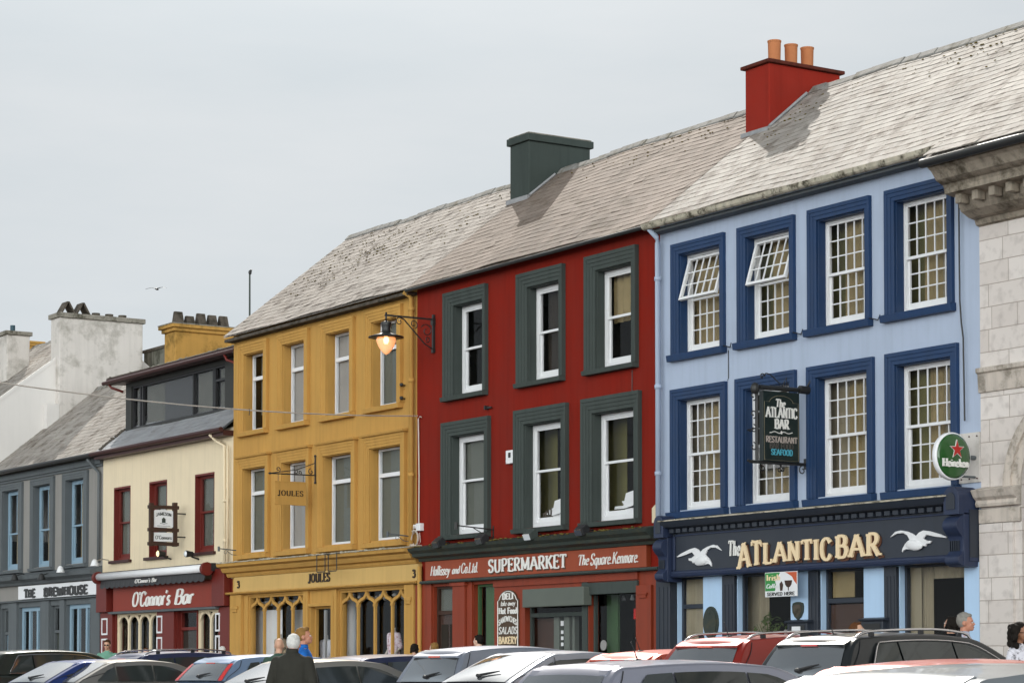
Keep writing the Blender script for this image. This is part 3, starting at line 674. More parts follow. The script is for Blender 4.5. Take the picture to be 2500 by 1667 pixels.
def console(xa, xb, Yf, nm='console_bracket'):
    mb = MB(); w_ = xb-xa
    mb.box(xa, xb, Yf+.09, D-.004, 2.62, 3.45)
    hd = [(xa+w_/2+w_/2*math.cos(R_(a)), 3.68+w_*.52*math.sin(R_(a))) for a in range(0, 181, 15)]
    mb.py([(xb, 3.42), *hd, (xa, 3.42)], Yf-.02, D-.006)
    prof = [(Yf+.1, 3.4), (Yf+.02, 3.38), (Yf-.05, 3.3), (Yf-.055, 3.22), (Yf+.0, 3.14), (Yf+.06, 3.08), (Yf+.085, 2.98), (Yf+.08, 2.86), (Yf+.03, 2.8), (Yf-.01, 2.76), (Yf-.005, 2.68), (Yf+.05, 2.64), (Yf+.1, 2.64)]
    mb.px(smooth_line(prof, 4), xa+.012, xb-.012)
    o = mb.build(nm, M['navys'], B, bevel=.006)
    q = MB(); cv = MB(); rim = [(xa+w_/2+w_*.27*math.cos(R_(a)), 3.67+w_*.28*math.sin(R_(a))) for a in range(0, 181, 20)]
    q.py([(xb-w_*.23, 3.5), *rim, (xa+w_*.23, 3.5)], Yf-.035, Yf-.021)
    for i in range(5): cv.box(xa+.05+i*(w_-.1)/5, xa+.065+i*(w_-.1)/5, Yf+.05, Yf+.083, 2.86, 3.02)
    q.build('carved_arch', M['navyd'], o, bevel=.003); cv.build('fluting', M['navyd'], o)
console(-35.04, -34.76, 25.58); console(-27.42, -27.08, 25.58)
# lettering and gull reliefs
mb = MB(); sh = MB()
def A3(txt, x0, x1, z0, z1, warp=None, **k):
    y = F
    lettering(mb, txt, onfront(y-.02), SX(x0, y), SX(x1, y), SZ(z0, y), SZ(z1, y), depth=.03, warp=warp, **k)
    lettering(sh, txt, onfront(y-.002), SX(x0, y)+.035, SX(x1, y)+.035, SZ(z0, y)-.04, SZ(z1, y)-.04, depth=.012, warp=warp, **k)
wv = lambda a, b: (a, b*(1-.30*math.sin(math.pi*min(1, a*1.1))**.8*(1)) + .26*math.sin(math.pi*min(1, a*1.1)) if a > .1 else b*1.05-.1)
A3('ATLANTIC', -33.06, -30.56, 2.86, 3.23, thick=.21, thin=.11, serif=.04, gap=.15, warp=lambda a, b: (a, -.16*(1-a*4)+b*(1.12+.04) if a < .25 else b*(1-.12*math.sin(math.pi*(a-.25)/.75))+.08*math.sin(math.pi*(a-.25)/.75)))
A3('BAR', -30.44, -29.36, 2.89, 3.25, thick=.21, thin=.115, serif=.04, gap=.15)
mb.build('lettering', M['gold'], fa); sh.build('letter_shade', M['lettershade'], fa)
mb = MB(); lettering(mb, 'The', onfront(F-.02), SX(-33.36, F), SX(-33.02, F), SZ(3.04, F), SZ(3.3, F), depth=.02, thick=.2, thin=.09, serif=0, slant=.1)
mb.build('lettering', M['letter'], fa)
GUL = [(522,190),(575,145),(625,137),(690,150),(740,168),(770,190),(800,165),(840,150),(900,160),(1000,190),(1055,215),(1050,222),(960,208),(870,187),(840,215),(880,235),(915,235),(905,255),(870,260),(862,278),(830,270),(740,300),(680,290),(655,300),(640,315),(643,285),(670,245),(712,217),(690,180),(650,160),(590,162)]
def gull(x0, x1, z0, z1, flip):
    mb = MB(); pts = []
    for a, b in GUL:
        u = (a-522)/533; v = 1-(b-137)/178
        if flip: u = 1-u
        pts.append((SX(x0, F)+(SX(x1, F)-SX(x0, F))*u, SZ(z0, F)+(SZ(z1, F)-SZ(z0, F))*v))
    if flip: pts = pts[::-1]
    mb.py(pts, F-.035, F-.001)
    cxm = SX(x0, F)+(SX(x1, F)-SX(x0, F))*(.44 if not flip else .56); zm_ = SZ(z0, F)+(SZ(z1, F)-SZ(z0, F))*.3
    mb.ell((cxm, F-.034, zm_), (.2, .045, .085), 14, 8, Matrix.Rotation(R_(-8 if flip else 8), 3, 'Y'))
    mb.build('seagull_relief', M['white'], fa, bevel=.008)
gull(-29.12, -27.79, 2.91, 3.27, False); gull(-34.89, -33.56, 2.87, 3.26, True)
# pilasters, windows and doors of the bar
def pil(x0, x1, m, z0=0, z1=2.69, p=.05, grooves=0, nm='pilaster'):
    mb = MB(); mb.box(x0, x1, D-p, D-.001, z0, z1)
    for i in range(grooves):
        a = x0+(x1-x0)*(i+.7)/(grooves+.4); mb.box(a, a+.02, D-p-.014, D-p-.001, z0+.1, z1-.15)
    return mb.build(nm, M[m], B, bevel=.006)
pil(-35.36, -34.93, 'navyd', grooves=3, p=.16); pil(-33.5, -33.15, 'navyd', grooves=3, p=.07); pil(-31.13, -30.88, 'navyd', grooves=2, p=.07); pil(-29.22, -28.93, 'navyd', grooves=3, p=.07)
pil(-34.09, -33.53, 'skyb', p=.04); pil(-31.63, -31.16, 'skyb', p=.04); pil(-29.75, -29.25, 'skyb', p=.04); pil(-27.39, -27.06, 'skyb', p=.04)
def shopwin(par, x0, x1, z0, z1, m, nx=1, t=.05, Y=D+.1, transom=None, nm='shop_window', stall=None):
    mb = MB(); frame_rect(mb, x0, x1, z0, z1, Y, Y+.08, t)
    for i in range(1, nx):
        x = x0+(x1-x0)*i/nx; mb.box(x-t/2, x+t/2, Y, Y+.075, z0+t, z1-t)
    if transom: mb.box(x0+t, x1-t, Y-.01, Y+.07, transom-.04, transom+.04)
    o = mb.build(nm, M[m], par, bevel=.004); pane(o, x0+t*.7, x1-t*.7, z0+t, z1-t, Y+.03)
    if stall: MB().box(x0-.1, x1+.1, D+.02, D+.09, 0, z0).build('stall_riser', M[stall], o)
    return o
o = shopwin(B, -34.91, -34.11, .02, 2.72, 'navyd', transom=2.18, nm='side_door'); sheet(o, -34.85, -34.15, .1, 2.14, D+.16, 'curtain', 'beaded_screen'); sheet(o, -34.85, -34.15, 2.22, 2.7, D+.16, 'curtain', 'fanlight_blind')
o = shopwin(B, -33.13, -31.65, .75, 2.72, 'navyd', stall='navyd')
sheet(o, -33.5, -32.95, .8, 2.68, D+.42, 'curtain', 'blind'); curtain(o, -33.0, -32.72, .8, 2.68, D+.38, 'curtain', 5)
sheet(o, -33.02, -32.86, 1.3, 1.62, D+.16, 'blackp', 'notice'); sheet(o, -32.1, -31.85, 1.35, 1.72, D+.2, 'blind', 'notice')
o = shopwin(B, -30.86, -29.77, .02, 2.72, 'navyd', transom=2.18, nm='bar_door'); MB().box(-30.8, -29.85, D+.16, D+.2, .05, 2.12).build('door_leaf', M['wood'], o); sheet(o, -30.8, -30.25, 2.24, 2.68, D+.2, 'drape')
o = shopwin(B, -28.91, -27.41, .75, 2.72, 'navyd', stall='navyd')
sheet(o, -29.15, -28.62, 1.42, 2.7, D+.2, 'curtain'); curtain(o, -28.68, -28.4, 1.4, 2.7, D+.26, 'curtain', 5); curtain(o, -28.45, -27.38, 2.48, 2.7, D+.26, 'curtain', 9, name='valance')
mb = MB(); mb.box(-28.9, -27.7, D+.25, D+.6, .8, 1.38); mb.build('display_cabinet', M['wood'], o)
q = sheet(o, -28.68, -28.34, 1.12, 1.32, D+.15, 'white', 'notice'); mb = MB(); lettering(mb, 'GET YOUR', onfront(D+.148), -28.65, -28.37, 1.19, 1.27, depth=.003, thick=.2, thin=.14, serif=0, gap=.06); mb.build('lettering', M['black'], q)
MB().box(-33.1, -31.7, D+.14, D+.4, .9, .975).build('window_shelf', M['wood'], B)
under(B)
# wall-mounted things on the bar front
P_ = lambda nm, lab, cat, X, Z, Y=D, g=None: empty(nm, lab, cat, (X, Y, Z), 0, g)
t = P_('oval_plaque', 'dark oval plaque on the light blue pier left of the bar window', 'plaque', -33.83, 1.87, D-.04)
mb = MB(); mb.py([(.215*math.cos(R_(a)), .29*math.sin(R_(a))) for a in range(0, 360, 12)], -.04, -.001); o = mb.build('rim', M['dgreen'], t, bevel=.008)
mb = MB(); mb.py([(.185*math.cos(R_(a)), .26*math.sin(R_(a))) for a in range(0, 360, 12)], -.052, -.041); mb.ell((0, -.052, .18), (.03, .012, .03)); mb.build('plaque_face', M['dgreen'], t)
t = P_('shield_plaque', 'small dark shield shaped plaque above the menu case between bar window and door', 'plaque', -31.41, 2.03, D-.04)
sp_ = [(-.15, .08), (-.13, .13), (-.05, .15), (.05, .15), (.13, .13), (.15, .08), (.14, -.02), (.09, -.1), (0, -.16), (-.09, -.1), (-.14, -.02)]
MB().py(sp_, -.03, -.001).build('shield', M['dgreen'], t, bevel=.008); mb = MB(); mb.py([(a*.7, b*.7) for a, b in sp_], -.038, -.031); mb.build('crest', M['capdark'], t)
for X, lab, pap in ((-31.3, 'navy framed menu case with long white menu under the shield plaque', 1), (-29.4, 'navy framed menu case with dark board on the pier right of the bar door', 0)):
    t = P_('menu_case', lab, 'menu case', X, 1.2, D-.04, 'menu cases on the bar piers')
    mb = MB(); mb.box(-.26, .26, -.13, -.001, 0, .62); mb.px([(-.17, .621), (-.001, .621), (-.001, .68), (-.18, .65)], -.3, .3); mb.build('case', M['navyd'], t, bevel=.008)
    MB().box(-.2, .2, -.14, -.131, .04, .58).build('board', M['black'], t)
    MB().box(-.12, .1 if pap else .0, -.15, -.141, .02, .56 if pap else .3).build('menu', M['white'], t)
t = P_('coffee_poster', 'green white and orange poster reading Irish Coffee served here above the bar window', 'sign', -31.55, 2.27, 25.70)
y = 0
mb = MB(); mb.box(-.43, .43, -.012, .0, 0, .42); mb.build('poster', M['white'], t)
mb = MB(); mb.py([(-.42, .1), (-.42, .41), (-.02, .41), (-.1, .33), (-.16, .27), (-.13, .2), (-.16, .1)], -.016, -.0125); mb.build('green_panel', mat('poster_green', '#2f8a3f', .5), t)
mb = MB(); mb.py([(.12, .41), (.42, .41), (.42, .2), (.36, .25), (.3, .33), (.2, .38)], -.016, -.0125); mb.build('orange_panel', mat('poster_orange', '#c2562e', .5), t)
mb = MB(); mb.py([(.1+.0, .27), (.3, .27), (.28, .2), (.24, .16), (.2, .15), (.16, .16), (.12, .2)], -.018, -.0125); mb.box(.19, .21, -.018, -.0125, .1, .15); mb.py([(-.03, .22), (.02, .26), (.06, .2), (.04, .1), (-.02, .1)], -.0185, -.0125); mb.build('coffee_glass', M['wood'], t)
mb = MB(); lettering(mb, 'SERVED HERE', onfront(-.013), -.37, .36, .02, .075, depth=.004, thick=.2, thin=.16, serif=0, gap=.1); mb.build('lettering', M['black'], t)
mb = MB(); lettering(mb, 'Irish', onfront(-.017), -.38, -.02, .28, .38, depth=.004, thick=.2, thin=.12, serif=0, gap=.1); mb.build('lettering', M['gold'], t)
mb = MB(); lettering(mb, 'Coffee', onfront(-.017), -.39, -.06, .15, .22, depth=.004, thick=.2, thin=.12, serif=0, slant=.2, gap=.06); mb.build('lettering', M['white'], t)
# plant in the bar window
t = empty('potted_plant', 'leafy green pot plant behind the glass of the bar window', 'plant', (-32.5, D+.2, .98))
mb = MB(); mb.rev([(.1, 0), (.14, .22), (.15, .24), (.12, .24)], (0, 0, 0), 14); mb.build('pot', M['terra'], t)
mb = MB(); rnd = random.Random(4)
for i in range(190):
    a = rnd.uniform(0, 6.28); r_ = abs(rnd.gauss(0, .25)); z = .3+rnd.random()*.75-r_*.5; p = Vector((r_*1.35*math.cos(a), r_*.12*math.sin(a), z)); q = Matrix.Rotation(rnd.uniform(0, 6), 3, 'Z') @ Matrix.Rotation(rnd.uniform(-1.2, 1.2), 3, 'X')
    s_ = rnd.uniform(.03, .06); mb.add([p+q @ Vector(v) for v in ((0, -s_, 0), (s_*.5, 0, .01), (0, s_*1.3, -.01), (-s_*.5, 0, .01))], [(0, 1, 2, 3)])
mb.build('foliage', M['leaf'], t, fix=False)
mb = MB()
for i in range(9): a = i*.7; mb.tube([(0, 0, .2), (.12*math.cos(a), .05*math.sin(a), .55), (.33*math.cos(a), .1*math.sin(a), .85)], .006, 4)
mb.build('stem', M['leaf'], t)
# ================================================================== RED HOUSE (supermarket)
B = empty('red_house', 'deep red three storey house with grey-green window surrounds above a supermarket front', 'building', (-39.9, D, 0))
X0, X1 = -44.30, -35.42
cu = [(-42.72, -41.56), (-39.86, -38.72), (-37.46, -36.27)]
cl = [(-42.83, -41.49), (-39.99, -38.65), (-37.58, -36.2)]
so_u = [(-43.09, -41.40), (-40.22, -38.55), (-37.79, -36.09)]
so_l = [(-43.16, -41.29), (-40.32, -38.43), (-37.91, -36.0)]
holes = [(a, b, 6.80, 8.70) for a, b in cu]+[(a, b, 3.87, 5.95) for a, b in cl]
mb = wall_mesh(X0, X1, 2.88, 9.32, holes, dep=.28); shell(mb, X0, X1, 9.2, *RID); mb.build('wall', M['red'], B, fix=False)
hs = [(-43.59, -42.70, 0, 2.80), (-41.97, -41.17, .5, 2.80), (-40.02, -37.98, 0, 2.62), (-37.75, -36.12, .5, 2.62)]
mb = wall_mesh(X0, X1, 0, 2.88, hs); mb.build('shop_wall', M['redshop'], B, fix=False)
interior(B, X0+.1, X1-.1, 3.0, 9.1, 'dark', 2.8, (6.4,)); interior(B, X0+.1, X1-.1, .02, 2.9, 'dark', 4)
for k, (a, b) in enumerate(cu):
    s = so_u[k]; surround(B, s[0], s[1], 6.69, 9.0, a, b, 6.80, 8.70, 'ggrey', sill=.1, steps=4, proj=.1)
    wn = sash(B, a, b, 6.80, 8.70, zm=7.78, t=.1, Y=D+.17)
    if k == 1: curtain(wn, a+.1, a+.5, 6.9, 8.6, D+.4, 'dark', 4); 
    if k == 2: curtain(wn, a+.05, b-.5, 7.7, 8.6, D+.36, 'drape', 3)
for k, (a, b) in enumerate(cl):
    s = so_l[k]; surround(B, s[0], s[1], 3.76, 6.25, a, b, 3.87, 5.95, 'ggrey', sill=.1, steps=4, proj=.1)
    wn = sash(B, a, b, 3.87, 5.95, zm=5.0, t=.1, Y=D+.17)
    if k == 0: sheet(wn, a-.05, b-.02, 3.9, 5.9, D+.3, 'blindd')
    else:
        sheet(wn, a-.7, a+.25, 3.9, 5.93, D+.6, 'olive', 'inner_wall')
        mb = MB(); rnd = random.Random(k)
        for i in range(7):
            x = b-1.0+rnd.random()*.4; z = 4.05+i*.03; mb.box(x-.2, x+.2, D+.34, D+.5, z, z+.025)
        mb.add([(b-.85, D+.3, 4.1), (b-.42, D+.31, 4.16), (b-.45, D+.36, 4.46), (b-.83, D+.36, 4.4)], [(0, 1, 2, 3)])
        mb.build('paper_stack', M['white'], wn, fix=False)
        if k == 1: mb = MB(); [mb.cyl((b-1.2+i*.09, D+.36, 4.0), .035, .18+.03*i, 10) for i in range(4)]; mb.build('jar_row', M['capdark'], wn)
rf = slates(B, X0+.02, X1+.0, *EAVE, *RID, 'slate2', seed=12)
ridge_cap(rf, X0, X1, *RID, seed=4); moss(rf, X0+1, X1-.6, *EAVE, *RID, 120, .8, .99, seed=6)
MB().quad((X0, *RID), (X1, *RID), (X1, 32.9, 9.2), (X0, 32.9, 9.2)).build('rear_roof', M['slate4'], rf, fix=False)
mb = MB(); mb.tube([(X0, 25.72, 9.21), (X1-.1, 25.72, 9.21)], .04, 8); mb.build('gutter', M['black'], B)
# pale mortar verges where this roof meets its neighbours
mb = MB(); sl = (RID[1]-EAVE[1])/(RID[0]-EAVE[0])
for xa, xb, k in ((X0-.35, X0+.25, 1), (X1-.35, X1+.3, 2)):
    pass
c = chimney(B, -44.35, -43.58, 28.42, 30.06, 11.0, 12.68, 'chimg', 'chimg', cap=.16, over=.06)
MB().box(-44.37, -43.56, 28.4, 30.08, 12.841, 12.87).build('flaunching', M['caplight'], c)
mb = MB(); mb.tube([(-43.56, 28.42, 11.46), (-43.56, 29.1, 12.0)], .035, 5); mb.box(-44.4, -43.54, 28.34, 28.41, 11.36, 11.46); mb.build('flashing', M['lead'], c)
F = 25.88
mb = MB()
mb.box(SX(-43.95, F), SX(-35.88, F), F, D-.002, 2.93, 3.34); fa = mb.build('fascia', M['board'], B, bevel=.01)
mb = MB(); mb.px([(D, 3.345), (F-.03, 3.345), (F-.06, 3.4), (F-.2, 3.44), (F-.22, 3.5), (F-.3, 3.56), (F-.33, 3.62), (D, 3.70)], -43.95, -35.3); cn = mb.build('cornice', M['dgreen'], B)
mb = MB(); mb.px([(D, 2.865), (F-.04, 2.865), (F-.06, 2.89), (F-.04, 2.925), (D, 2.925)], -43.9, -35.3); mb.build('fascia_moulding', M['ggrey'], fa)
moss_ = MB(); rnd = random.Random(8)
for i in range(90): x = rnd.uniform(-43.9, -35.5); moss_.ell((x, rnd.uniform(F-.28, F-.02), 3.64+rnd.uniform(0, .03)), (rnd.uniform(.03, .09), .03, .018), 6, 4)
tag(moss_.build('moss', M['moss'], cn, smooth=True), kind='stuff')
on = onfront(F-.003)
def T3(txt, x0, x1, z0, z1, m='letter', depth=.012, **k):
    mb = MB(); lettering(mb, txt, on, SX(x0, F), SX(x1, F), SZ(z0, F), SZ(z1, F), depth=depth, **k); return mb.build('lettering', M[m], fa)
T3('Hallissey', -43.72, -42.93, 3.04, 3.24, thick=.15, thin=.06, serif=0, slant=.28, gap=.03)
T3('and', -42.83, -42.53, 3.05, 3.21, thick=.15, thin=.06, serif=0, slant=.28, gap=.03)
T3('Co.Ltd.', -42.47, -41.8, 3.05, 3.26, thick=.14, thin=.06, serif=0, slant=.22, gap=.03)
T3('SUPERMARKET', -41.38, -38.52, 3.03, 3.285, thick=.2, thin=.1, serif=.05, gap=.09)
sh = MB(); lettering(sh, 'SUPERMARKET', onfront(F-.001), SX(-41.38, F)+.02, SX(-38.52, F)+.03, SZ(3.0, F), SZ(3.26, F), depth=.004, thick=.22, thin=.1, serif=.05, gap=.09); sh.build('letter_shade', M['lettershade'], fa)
T3('The', -38.13, -37.76, 3.05, 3.25, thick=.14, thin=.06, serif=0, slant=.25, gap=.03)
T3('Square.', -37.7, -36.98, 3.04, 3.26, thick=.14, thin=.06, serif=0, slant=.22, gap=.03)
T3('Kenmare.', -36.97, -36.12, 3.04, 3.26, thick=.14, thin=.06, serif=0, slant=.25, gap=.03)
pil(-44.28, -43.62, 'redshop', p=.05, z1=2.86); pil(-42.68, -42.2, 'redshop', p=.09, z1=2.86); pil(-42.18, -41.99, 'redshop', p=.04, z1=2.86); pil(-36.09, -35.62, 'redshop', p=.09, z1=2.6, grooves=0); pil(-35.6, -35.44, 'redshop', p=.04, z1=2.86)
MB().box(-36.0, -35.7, D-.13, D-.091, 2.42, 2.46).box(-35.96, -35.74, D-.12, D-.091, 2.36, 2.42).build('pilaster_capital', M['redshop'], B, bevel=.008); MB().box(-42.74, -42.14, D-.13, D-.001, 2.78, 2.86).build('pilaster_capital', M['redshop'], B, bevel=.008)
o = shopwin(B, -43.59, -42.70, .02, 2.8, 'wood', transom=2.24, nm='side_door', Y=D+.08); MB().box(-43.5, -42.75, D+.12, D+.17, .05, 2.2).build('door_leaf', M['wood'], o)
mb = MB(); [mb.box(xx, xx+.28, D+.105, D+.119, z_, z_+h_) for xx in (-43.45, -43.1) for z_, h_ in ((.3, .7), (1.15, .85))]; mb.build('door_panel', M['dark'], o, bevel=.01); sheet(o, -43.54, -42.75, 2.29, 2.75, D+.16, 'blindd', 'fanlight_blind')
o = shopwin(B, -41.97, -41.17, .5, 2.8, 'green', stall='redshop'); sheet(o, -41.8, -41.2, .6, 2.75, D+.2, 'green', 'shop_display')
o = shopwin(B, -40.02, -37.98, .02, 2.62, 'ggrey', transom=2.12, nm='entrance_door', Y=D+.12)
MB().box(-40.28, -39.4, D+.3, D+.34, .05, 2.06).build('door_leaf', M['wood'], o)
[MB().box(a_, b_, D+.25, D+.36, .05, 2.08).build('door_jamb', M['shutter'], o) for a_, b_ in ((-39.35, -39.16), (-38.99, -38.8), (-38.7, -38.62))]
mb = MB(); [mb.box(-39.11, -39.03, D+.26, D+.27, z, z+.07) for z in (1.5, 1.62, 1.74)]; mb.box(-39.12, -39.02, D+.26, D+.27, 1.9, 2.0); mb.build('sticker_row', M['white'], o)
o = shopwin(B, -37.75, -36.12, .5, 2.62, 'ggrey', stall='redshop')
mb = MB(); mb.box(-37.87, -37.5, D+.5, D+.55, .6, 2.5); mb.build('shop_display', M['green'], o)
[MB().rev([(.02, 0), (.05, -.09), (.03, -.1)], (x, D+.7, 2.47), 10).build('spot_lamp', M['lens'], o) for x in (-37.6, -37.3, -36.95)]
mb = MB(); mb.box(-37.05, -36.75, D+.55, D+.6, 2.0, 2.2); mb.build('red_display', M['tail'], o)
[MB().box(a_, b_, D+.57, D+.6, .6, 2.0).build('display_post', M['white'], o) for a_, b_ in ((-37.0, -36.97), (-36.9, -36.86))]
MB().py(circle(-37.42, 1.5, .1, 20), D+.1, D+.118).build('round_sticker', M['blind'], o)
MB().box(-37.95, -37.78, D-.03, D-.001, 0, 2.75).build('door_post', M['ggrey'], B)
MB().box(SX(-40.12, 25.8), SX(-37.95, 25.8), 25.8, D-.002, 2.27, 2.63).build('shutter_box', M['shutter'], B, bevel=.012)
MB().box(-37.93, -36.1, D-.06, D-.002, 2.47, 2.70).build('shop_window_head', M['ggrey'], B, bevel=.01)
MB().box(-41.15, -36.1, D-.045, D-.001, 2.72, 2.86).build('shop_lintel', M['redshop'], B)
# painted deli panel on the pier
dx0, dx1 = -41.0, -40.22; Y = D-.03; mc = (dx0+dx1)/2; hw = (dx1-dx0)/2
out = [(dx1, .6), (dx1, 2.45)]+[(mc+hw*.86*math.cos(R_(a)), 2.45+.2*math.sin(R_(a))) for a in range(10, 171, 10)]+[(dx0, 2.45), (dx0, .6)]
dp = MB().py(out, Y, D-.001).build('deli_panel', M['brown'], B)
mb = MB(); pts = [(p[0]*.96+mc*.04, Y-.003, p[1]*.985+.01) for p in out]; mb.tube(pts, .011, 4); mb.build('panel_border', M['letter'], dp)
for txt, z0, z1, k_, m_ in (('DELI', 2.46, 2.58, dict(thick=.3, thin=.13, serif=.06), 'letter'), ('take-away', 2.33, 2.43, dict(thick=.14, thin=.08, serif=0, slant=.25, gap=.03), 'letter'), ('Hot Food', 2.17, 2.29, dict(thick=.24, thin=.12, serif=.04, gap=.06), 'letter'),
    ('SANDWICHES', 1.96, 2.07, dict(thick=.2, thin=.12, serif=0, gap=.08), 'letter'), ('SALADS', 1.76, 1.9, dict(thick=.18, thin=.08, serif=.03, slant=.15), 'letter'), ('BAKERY', 1.56, 1.70, dict(thick=.24, thin=.12, serif=.05), 'gold'), ('SINCE', 1.12, 1.24, dict(thick=.2, thin=.1, serif=0), 'letter')):
    if txt == 'SINCE': continue
    a, b = (mc-.2, mc+.2) if txt == 'DELI' else ((mc-.27, mc+.27) if txt == 'take-away' else (dx0+.05, dx1-.05))
    wp = (lambda u, v: (u, v+.8*math.sin(math.pi*u)-.3)) if txt == 'SANDWICHES' else None
    mb = MB(); lettering(mb, txt, onfront(Y-.001), a, b, z0, z1, depth=.004, warp=wp, **k_); mb.build('lettering', M[m_], dp)
mb = MB(); mb.tube([(-44.18, 25.96, 6.45), (-44.16, 25.97, 5.2), (-44.17, 25.97, 4.15)], .016, 6); mb.tube([(-44.16, 25.96, 6.45), (-44.1, 25.95, 6.49), (-44.05, 25.97, 6.46)], .01, 5); mb.build('cable', M['cable'], B)
mb = MB(); mb.box(-41.45, -41.2, 25.93, 25.96, 6.4, 6.43); mb.box(-41.42, -41.38, 25.9, 25.99, 6.38, 6.46); mb.build('wall_anchor', M['black'], B)
mb = MB(); mb.tube([(-36.3, 25.99, 6.66), (-36.3, 25.985, 6.25)], .008, 4); mb.build('crack_wire', M['black'], B)
mb = MB(); mb.py([(-35.68, 3.75), (-35.44, 3.75), (-35.44, 4.12), (-35.55, 4.1), (-35.68, 4.02)], D-.01, D-.001); mb.build('bare_render_patch', M['cream'], B)
under(B)
# ---- things fixed on the red front
t = P_('alarm_box', 'small white alarm box with black front on the red wall between lower windows', 'alarm box', -40.47, 5.2, D)
MB().box(-.13, .13, -.09, -.001, 0, .27).build('casing', M['white'], t, bevel=.01); MB().box(-.02, .06, -.1, -.091, .12, .22).build('sounder', M['black'], t)
floods = [(-42.66, 'black floodlight above the handwritten company name, leftmost on the cornice'), (-40.95, 'black floodlight on the supermarket cornice by the first lower window'), (-39.15, 'grey floodlight on the cornice below the middle lower window'), (-37.35, 'black floodlight on the cornice below the right lower red house window')]
for i, (x, lab) in enumerate(floods):
    t = P_('floodlight', lab, 'floodlight', x, 3.58, 25.6, 'floodlights on the supermarket cornice')
    mb = MB(); mb.px([(-.1, .0), (.06, .02), (.06, .16), (-.02, .22), (-.14, .12)], -.13, .13); mb.build('housing', M['ggrey'] if i == 2 else M['blackp'], t, bevel=.01)
    mb = MB(); mb.px([(-.145, .11), (-.105, 0), (-.11, -.005), (-.155, .1)], -.11, .11); mb.build('lens', M['lens'] if i == 2 else M['cglass'], t)
    mb = MB(); mb.tube([(0, .05, .1), (0, .2, .12), (0, .36, .02)], .015, 6); mb.build('bracket', M['black'], t)
t = P_('lamp_bracket', 'thin black scroll bracket without lamp under the first lower red window', 'bracket', -41.2, 3.78, D)
mb = MB(); mb.tube([(0, 0, .12), (0, -.9, .18)], .014, 6); mb.tube([(0, 0, -.05), (0, -.3, .05), (0, -.5, .15)], .01, 5); mb.box(-.02, .02, -.01, -.001, -.1, .2); mb.cyl((0, -.9, .1), .035, .14, 8); mb.build('bracket_arm', M['black'], t)
# street lamp, lit
t = empty('street_lamp', 'black scroll bracket street lamp with glowing orange pear shaped bowl on the red wall', 'street lamp', (-43.57, D, 8.1))
mb = MB(); mb.box(-.03, .03, -.05, -.001, -.28, .52); mb.box(-.05, .05, -.07, -.002, .3, .44); mb.box(-.04, .04, -.06, -.002, -.3, -.22)
mb.box(-.018, .018, -1.22, -.05, .40, .435)
def scroll(mb, cy, cz_, r, a0, a1, turns_in=.25, t_=.011):
    n = 26; pts = []
    for i in range(n+1):
        u = i/n; a = R_(a0+(a1-a0)*u); rr = r*(1-(1-turns_in)*u); pts.append((0, cy+rr*math.cos(a), cz_+rr*math.sin(a)))
    mb.tube(pts, t_, 5)
mb.tube([(0, -.86, .4), (0, -.75, .36), (0, -.5, .12), (0, -.25, -.12), (0, -.05, -.22)], .014, 6)
scroll(mb, -.87, .31, .085, 90, 500); scroll(mb, -.52, .28, .1, -60, 330); scroll(mb, -.2, .16, .15, 150, -260); scroll(mb, -.18, -.02, .07, -120, 260)
mb.build('bracket', M['black'], t)
mb = MB(); yl = -1.19
mb.cyl((0, yl, .28), .02, .2, 8); mb.rev([(.03, .29), (.1, .27), (.11, .25), (.1, .2), (.085, .12), (.1, .05), (.16, .02), (.37, -.04), (.38, -.06), (.16, -.04), (.15, -.05)], (0, yl, 0), 28)
mb.build('lamp_hood', M['black'], t, smooth=True, bevel=0)
gm = bpy.data.materials.new('lit_bowl'); gm.use_nodes = True; b_ = gm.node_tree.nodes['Principled BSDF']; b_.inputs['Base Color'].default_value = (.85, .55, .35, 1); b_.inputs['Roughness'].default_value = .15
b_.inputs['Emission Color'].default_value = (1, .42, .14, 1); b_.inputs['Emission Strength'].default_value = .55; b_.inputs['Coat Weight'].default_value = 1; b_.inputs['Alpha'].default_value = .75
mb = MB(); mb.rev([(.2, -.06), (.21, -.1), (.2, -.16), (.17, -.24), (.12, -.32), (.06, -.39), (.012, -.42)], (0, yl, 0), 28); mb.build('lamp_bowl', gm, t, smooth=True)
em = mat('lit_bulb', (1, .62, .3), var=0, emit=9)
MB().ell((0, yl, -.12), (.06, .06, .08), 14, 10).build('bulb', em, t, smooth=True)
# ================================================================== OCHRE HOUSE
B = empty('ochre_house', 'mustard ochre three storey house with moulded window surrounds over arched shop windows', 'building', (-48.8, D, 0))
X0, X1 = -53.30, -44.30
cu = [(-52.66, -51.6), (-50.6, -49.48), (-48.40, -47.27), (-46.27, -45.12)]
su = [(-52.93, -51.36), (-50.81, -49.25), (-48.63, -47.05), (-46.5, -44.9)]
cl = [(-52.71, -51.48), (-50.62, -49.37), (-48.53, -47.18), (-46.34, -44.95)]
sl_ = [(-52.93, -51.26), (-50.87, -49.16), (-48.73, -46.95), (-46.57, -44.72)]
holes = [(a, b, 6.88, 8.78) for a, b in cu]+[(a, b, 3.90, 5.96) for a, b in cl]
mb = wall_mesh(X0, X1, 2.9, 9.36, holes, dep=.3); shell(mb, X0, X1, 9.2, *RID); mb.build('wall', M['yellow'], B, fix=False)
hs = [(-52.46, -49.49, .6, 2.84), (-49.2, -48.12, 0, 2.50), (-47.82, -44.72, .6, 2.84)]
wall_mesh(X0, X1, 0, 2.9, hs).build('shop_wall', M['yellow'], B, fix=False)
interior(B, X0+.1, X1-.1, 3.0, 9.1, 'dark', 2.8, (6.4,)); interior(B, X0+.1, X1-.1, .02, 2.9, 'dark', 4.5)
